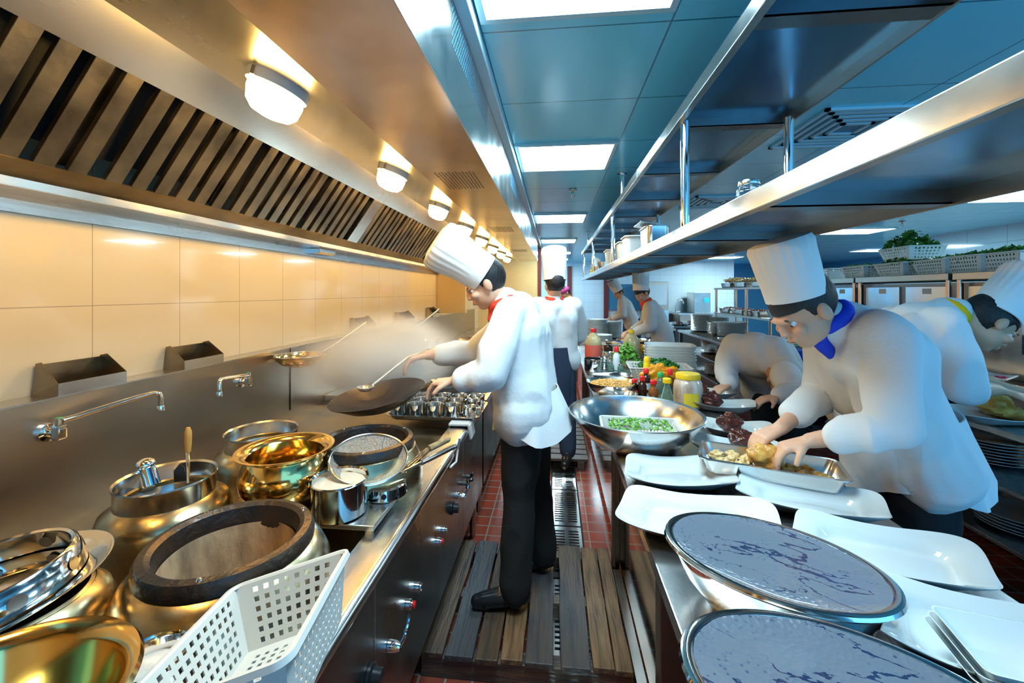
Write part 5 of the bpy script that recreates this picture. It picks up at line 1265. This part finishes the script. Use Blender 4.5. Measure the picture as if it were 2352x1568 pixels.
    # shoes
    for key in ('R', 'L'):
        an = w(J['ankle' + key]); toe = Vector(J.get('toe' + key, J.get('toe', (f.x, f.y, 0)))); toe.z = 0; toe.normalize(); zb = an.z - .085
        ch = [[(V(an.x, an.y, zb + .055) - toe * .03, .042), (V(an.x, an.y, zb + .045) + toe * .06, .042), (V(an.x, an.y, zb + .034) + toe * .14, .034), (V(an.x, an.y, zb + .030) + toe * .17, .028)]]
        sh_ = blob('shoe', ch, 'leather', root, .006, 3, balls=[(V(an.x, an.y, zb + .08) - toe * .015, (.042, .042, .03))])
        for v in sh_.data.vertices:
            if v.co.z < zb + .012: v.co.z = zb + .002
    # jacket
    jm = C.get('jacket', 'white'); hem = C.get('hem', .16); bulk = C.get('bulk', 1.0)
    dn = (-sp.normalized() * .55 + V(0, 0, -1) * .45).normalized()
    ch = []; 
    for k in (1, -1):
        ch.append([(pel + side * (hw + .03) * k + dn * hem, .118 * bulk), (pel + side * hw * k, .120 * bulk), (pel.lerp(che, .5) + side * .075 * k, .116 * bulk), (che + side * .085 * k, .124 * bulk), (shs[k] - side * .05 * k, .078 * bulk)])
        key = 'R' if k == 1 else 'L'; el, wr = w(J['elbow' + key]), w(J['wrist' + key])
        sl = C.get('sleeve', .85)
        e2 = el.lerp(wr, sl)
        ch.append([(shs[k] - side * .02 * k, .074 * bulk), (shs[k].lerp(el, .5), .068 * bulk), (el, .060 * bulk), (el.lerp(wr, sl * .5), .056 * bulk), (e2, .048)])
    ch.append([(che + side * .09, .11 * bulk), (che + fwd * .02, .115 * bulk), (che - side * .09, .11 * bulk)])
    ch.append([(che + sp.normalized() * .08, .10 * bulk), (nec - (nec - che).normalized() * .02, .068)])
    blob('jacket', ch, jm, root, vox * 1.5, 5, rough=C.get('fold', .010), rfreq=C.get('ff', 6))
    # apron: flared skirt open below
    if 'apron' in C:
        a = C['apron']; g = MB(); n = 48; lv = 10; L = a['len']; vs = []; A = a.get('dir', V(0, 0, -1)).normalized(); sx_, sy_ = a.get('r', (.20, .17)); fl_ = a.get('flare', 1.35)
        a1 = side.normalized(); a2 = A.cross(a1).normalized()
        for j in range(lv + 1):
            t_ = j / lv
            for i in range(n):
                an_ = 2 * math.pi * i / n; ru = 1 + (fl_ - 1) * t_ + .05 * t_ * math.sin(7 * an_) + .03 * t_ * math.sin(13 * an_ + 2)
                vs.append(pel + A * (-.06 + (L + .03 * math.sin(3 * an_)) * t_) + a1 * math.cos(an_) * sx_ * ru + a2 * math.sin(an_) * sy_ * ru + Vector(a.get('off', (0, 0, 0))) * t_)
        fs = [(j * n + i, j * n + (i + 1) % n, (j + 1) * n + (i + 1) % n, (j + 1) * n + i) for j in range(lv) for i in range(n)]
        g.add(vs, fs).build('apron', a.get('m', 'white'), root, solid=.005)
    if C.get('scarf'):
        g = MB(); nd = (nec - che).normalized(); n = 26; vs = []; a1 = nd.orthogonal().normalized(); a2 = nd.cross(a1)
        cen = nec - nd * .012
        ch = [[(cen + (a1 * math.cos(i / 16 * 6.2832) + a2 * math.sin(i / 16 * 6.2832)) * .054 + f * .004, .027) for i in range(17)], [(cen + f * .05, .025), (cen + f * .085 - u * .05, .026), (cen + f * .075 - u * .12, .020), (cen + f * .06 - u * .17, .010)]]
        blob('neckerchief', ch, C['scarf'], root, .007, 3, rough=.003, rfreq=18)
    if C.get('hat'):
        h = C['hat']; hu = Vector(h.get('up', u)).normalized(); a1 = hu.cross(f).normalized(); a2 = a1.cross(hu)
        Tm = Matrix((a1, a2, hu)).transposed().to_4x4(); Tm.translation = H(0, -.008, .055) - hu * .015
        hh = h.get('h', .26); r = .094; bt = h.get('bulge', 1.18)
        pr = [(r * .98, 0), (r * 1.03, .002), (r * 1.04, .055), (r * 1.045, .062), (r * 1.06, hh * .45), (r * bt * .97, hh * .75), (r * bt, hh * .90), (r * bt * .93, hh * .98), (r * bt * .6, hh * 1.03), (0, hh * 1.04)]
        def pleat(a, k, n): return 1 + (.022 * (math.sin(22 * a)) if 3 < k < 9 else 0)
        MB().lathe(pr, 88, mat4=Tm, mod=pleat).build('tall_hat', h.get('m', 'hatw'), root)
    if C.get('cap'):
        ch = [[(H(0, -.01, .075), .088)]]
        MB().ball(H(0, -.008, .05), (.090, .108, .075), 28, 18, rot=RM).build('cap', C['cap'], root)
    return root

# 1. cook at the wok range, red neckerchief
J = dict(pelvis=(-.135, 2.02, .98), chest=(-.175, 2.0, 1.30), neck=(-.25, 1.985, 1.465), head=(-.33, 1.955, 1.54), face=(-.85, -.16, -.45), up=(-.45, -.1, .85), side=(.12, .99, 0), hipw=.085, shw=.17,
         elbowL=(-.27, 1.74, 1.15), wristL=(-.43, 1.76, 1.115), elbowR=(-.44, 2.24, 1.16), wristR=(-.66, 2.10, 1.17), handL=(-1, .03, -.12), handR=(-1, -.45, -.15), curl=1.35,
         kneeL=(-.165, 1.90, .56), ankleL=(-.175, 1.83, .188), kneeR=(-.10, 2.12, .56), ankleR=(-.06, 2.09, .188), toe=(-1, -.15, 0))
person('cook', 'cook in tall white hat and red neckerchief tossing a wok at the range', J,
       dict(trousers='blackcloth', jacket='white', hem=.05, bulk=1.12, fold=.014, scarf='red', sleeve=.72, hat=dict(h=.27, up=(-.80, -.25, .55), bulge=1.28),
            apron=dict(len=.19, r=(.18, .15), flare=1.3, off=(.03, 0, 0))), vox=.006)
t = thing('ladle', 'long-handled steel ladle in the red-scarfed cook far hand over the wok', 'ladle', (-.745, 2.045, 1.165))
MB().tube([(.09, .08, .03), (0, 0, 0), (-.10, -.20, -.10)], [.008, .007, .005], 10).build('handle', 'satin', t)
MB().lathe([(0, -.02), (.025, -.016), (.04, 0), (.041, .002), (.024, -.013), (0, -.017)], 24, c=(-.115, -.235, -.10)).build('bowl', 'satin', t)
# 2. second cook farther down the aisle, seen from behind
J = dict(pelvis=(-.02, 3.55, .98), chest=(-.01, 3.52, 1.28), neck=(-.005, 3.50, 1.45), head=(.0, 3.49, 1.555), face=(-.3, .95, -.1), side=(.95, .25, 0), shw=.19,
         elbowL=(-.20, 3.78, 1.10), wristL=(-.16, 3.98, 1.02), elbowR=(.22, 3.72, 1.12), wristR=(.18, 3.96, 1.04), kneeL=(-.12, 3.60, .55), ankleL=(-.13, 3.62, .188), kneeR=(.10, 3.50, .55), ankleR=(.11, 3.46, .188), toe=(-.2, -1, 0))
person('cook', 'second cook in tall white hat with dark apron standing farther down the aisle', J,
       dict(trousers='navycloth', jacket='white', hem=.05, bulk=1.1, scarf='red', sleeve=.6, hat=dict(h=.28, bulge=1.12), apron=dict(len=.46, r=(.185, .155), flare=1.10, m='navycloth')), vox=.009)
# 3. cook in blue neckerchief bending over the tray
J = dict(pelvis=(1.25, 1.66, 1.0), chest=(1.13, 1.635, 1.27), neck=(.985, 1.61, 1.42), head=(.885, 1.58, 1.44), face=(-.80, -.10, -.60), up=(-.50, -.05, .78), side=(.05, .995, 0), hipw=.095, shw=.165, hs=1.12,
         elbowL=(1.06, 1.42, 1.07), wristL=(.88, 1.53, .985), elbowR=(1.10, 1.84, 1.08), wristR=(.85, 1.66, .985), handL=(-1, .25, -.45), handR=(-1, -.2, -.4), curl=1.0,
         kneeL=(1.27, 1.56, .52), ankleL=(1.30, 1.56, .088), kneeR=(1.26, 1.78, .52), ankleR=(1.29, 1.82, .088), toe=(-1, -.05, 0))
person('cook', 'cook in blue neckerchief and tall white hat bending over steel tray', J,
       dict(trousers='blackcloth', jacket='white', hem=.12, bulk=1.04, fold=.013, ff=7, scarf='bluec', scarfr=1.15, sleeve=.62, hat=dict(h=.215, up=(-.30, -.03, .95), bulge=1.12),
            apron=dict(len=.24, r=(.18, .175), flare=1.16, dir=V(.12, 0, -1), off=(.03, 0, 0))), vox=.006)
# 4. cook in yellow neckerchief leaning over the serving bench
nk, hd_, ch_ = PY(2190, 712, 2.18), PY(2268, 742, 2.16), PY(2085, 775, 2.2)
J = dict(pelvis=(1.60, 2.24, 1.02), chest=tuple(ch_ - V(0, 0, .02)), neck=tuple(nk), head=tuple(hd_), face=(.75, -.1, -.72), up=(.62, .02, .68), side=(-.05, -.995, 0), hipw=.10, shw=.165, hs=1.08,
         elbowR=tuple(PY(2215, 890, 1.98)), wristR=tuple(PY(2290, 895, 2.02)), elbowL=(2.14, 2.44, 1.06), wristL=(2.34, 2.34, .99), handR=(1, .1, -.25), handL=(1, -.3, -.2), curl=.8,
         kneeR=(1.62, 2.12, .5), ankleR=(1.64, 2.10, .088), kneeL=(1.60, 2.34, .5), ankleL=(1.58, 2.36, .088), toe=(1, 0, 0))
person('cook', 'cook in yellow neckerchief leaning over the serving bench at the picture edge', J,
       dict(trousers='blackcloth', jacket='white', hem=.14, bulk=1.12, fold=.014, ff=8, scarf='yellowc', scarfr=1.4, sleeve=.25, hat=dict(h=.26, up=(.62, .0, .72), bulge=1.12)), vox=.007)
# 5. cook bent low beyond, only his hunched back shows
OF = V(-.02, .38, 0)
J = dict(pelvis=(1.60, 2.75, .86), chest=(1.42, 2.62, 1.06), neck=(1.42, 2.48, 1.02), head=(1.45, 2.38, .94), face=(-.1, -.45, -.9), up=(-.1, -.85, .1), side=(-.8, .6, 0), hipw=.09, shw=.14,
         elbowR=(1.20, 2.62, .95), wristR=(1.14, 2.42, .90), elbowL=(1.50, 2.30, .90), wristL=(1.34, 2.22, .88), handR=(-.8, -.4, -.2), handL=(-1, 0, -.2),
         kneeR=(1.55, 2.80, .46), ankleR=(1.58, 2.86, .088), kneeL=(1.64, 2.64, .46), ankleL=(1.68, 2.68, .088), toe=(-.7, -.7, 0))
J = {k: (tuple(Vector(v) + OF) if k[:4] in ('pelv', 'ches', 'neck', 'head', 'elbo', 'wris', 'knee', 'ankl') else v) for k, v in J.items()}
person('cook', 'cook in white bent low behind the blue-scarfed cook, back rounded', J, dict(trousers='blackcloth', jacket='white', hem=.10, bulk=1.12, sleeve=.9, cap='hatw', hairm='hatw'), vox=.009)
# 6. far cook at the end of the pass
def farcook(cx, cy, lean, label, scarf=None, hat=True, jm='white', cap=None, z=0, vox=.011, apron='navycloth', name='cook', turn=-1, hatup=(0, 0, 1)):
    J = dict(pelvis=(cx + .18, cy, .95 + z), chest=(cx + .06, cy, 1.22 + z), neck=(cx - .01 + lean * -.05, cy - .01, 1.39 + z), head=(cx - .05 - lean * .05, cy - .02, 1.48 + z), face=(-.75, -.35, -.5), up=(-.35, -.1, .9), side=(.3, .95, 0), shw=.16,
             elbowL=(cx - .02, cy - .2, 1.08 + z), wristL=(cx - .20, cy - .12, 1.0 + z), elbowR=(cx, cy + .22, 1.08 + z), wristR=(cx - .2, cy + .12, 1.0 + z), kneeL=(cx + .16, cy - .09, .5), ankleL=(cx + .2, cy - .1, .088), kneeR=(cx + .18, cy + .1, .5), ankleR=(cx + .2, cy + .1, .088), toe=(-1, 0, 0))
    C = dict(trousers='blackcloth', jacket=jm, hem=.08, bulk=1.08, sleeve=.8)
    if scarf: C['scarf'] = scarf
    if hat: C['hat'] = dict(h=.24, bulge=1.1, up=hatup)
    if cap: C['cap'] = cap
    if apron: C['apron'] = dict(len=.4, r=(.18, .15), flare=1.1, m=apron)
    return person(name, label, J, C, vox=vox)
farcook(1.17, 5.35, .5, 'far cook in tall hat and dark apron stooping over mixing bowl', 'red')
farcook(1.25, 7.9, .2, 'cook with tilted white hat beyond the end of the pass', None, hatup=(-.5, -.1, .8))
farcook(.28, 8.35, .3, 'person in magenta cap and pale clothes at the far end of the pass', 'yellowc', hat=False, cap='pinkc', jm='greyc', name='person')
farcook(.22, 9.5, 0, 'person in grey-blue shirt near the doorway at corridor end', None, hat=False, jm='greyc', name='person', apron=None)
#==PART6==
# ================================================================== STEAM OVER THE WOKS
def steam(name, c, r, dens, label, seed):
    g = MB().ball((0, 0, 0), 1, 28, 18); o = g.build(name, 'paper', None); o.data.materials.clear()
    m = bpy.data.materials.new('steam'); m.use_nodes = True; t = m.node_tree; t.nodes.clear(); N = t.nodes; L = t.links
    out = N.new('ShaderNodeOutputMaterial'); vs = N.new('ShaderNodeVolumeScatter'); vs.inputs['Color'].default_value = (1, .93, .86, 1); vs.inputs['Anisotropy'].default_value = .1
    tc = N.new('ShaderNodeTexCoord'); ln = N.new('ShaderNodeVectorMath'); ln.operation = 'LENGTH'; L.new(tc.outputs['Object'], ln.inputs[0])
    mr = N.new('ShaderNodeMapRange'); mr.interpolation_type = 'SMOOTHSTEP'; mr.inputs['From Min'].default_value = .0; mr.inputs['From Max'].default_value = 1.0; mr.inputs['To Min'].default_value = 1; mr.inputs['To Max'].default_value = 0
    L.new(ln.outputs['Value'], mr.inputs[0])
    no = N.new('ShaderNodeTexNoise'); no.inputs['Scale'].default_value = 1.6; no.inputs['Detail'].default_value = 2; L.new(tc.outputs['Object'], no.inputs[0])
    n2 = N.new('ShaderNodeMapRange'); n2.inputs['From Min'].default_value = .3; n2.inputs['From Max'].default_value = .65; L.new(no.outputs[0], n2.inputs[0])
    pw = N.new('ShaderNodeMath'); pw.operation = 'POWER'; pw.inputs[1].default_value = 2.0; L.new(mr.outputs[0], pw.inputs[0])
    a = N.new('ShaderNodeMath'); a.operation = 'MULTIPLY'; L.new(pw.outputs[0], a.inputs[0]); L.new(n2.outputs[0], a.inputs[1])
    b = N.new('ShaderNodeMath'); b.operation = 'MULTIPLY'; b.inputs[1].default_value = dens; L.new(a.outputs[0], b.inputs[0]); L.new(b.outputs[0], vs.inputs['Density']); L.new(vs.outputs[0], out.inputs['Volume'])
    o.data.materials.append(m); o.location = c; o.scale = r
    return tag(o, label, 'steam', kind='stuff')
steam('steam_cloud', (-.98, 2.30, 1.13), (.55, .75, .34), 40, 'warm cloud of steam rising over the woks in front of the cook', 1)
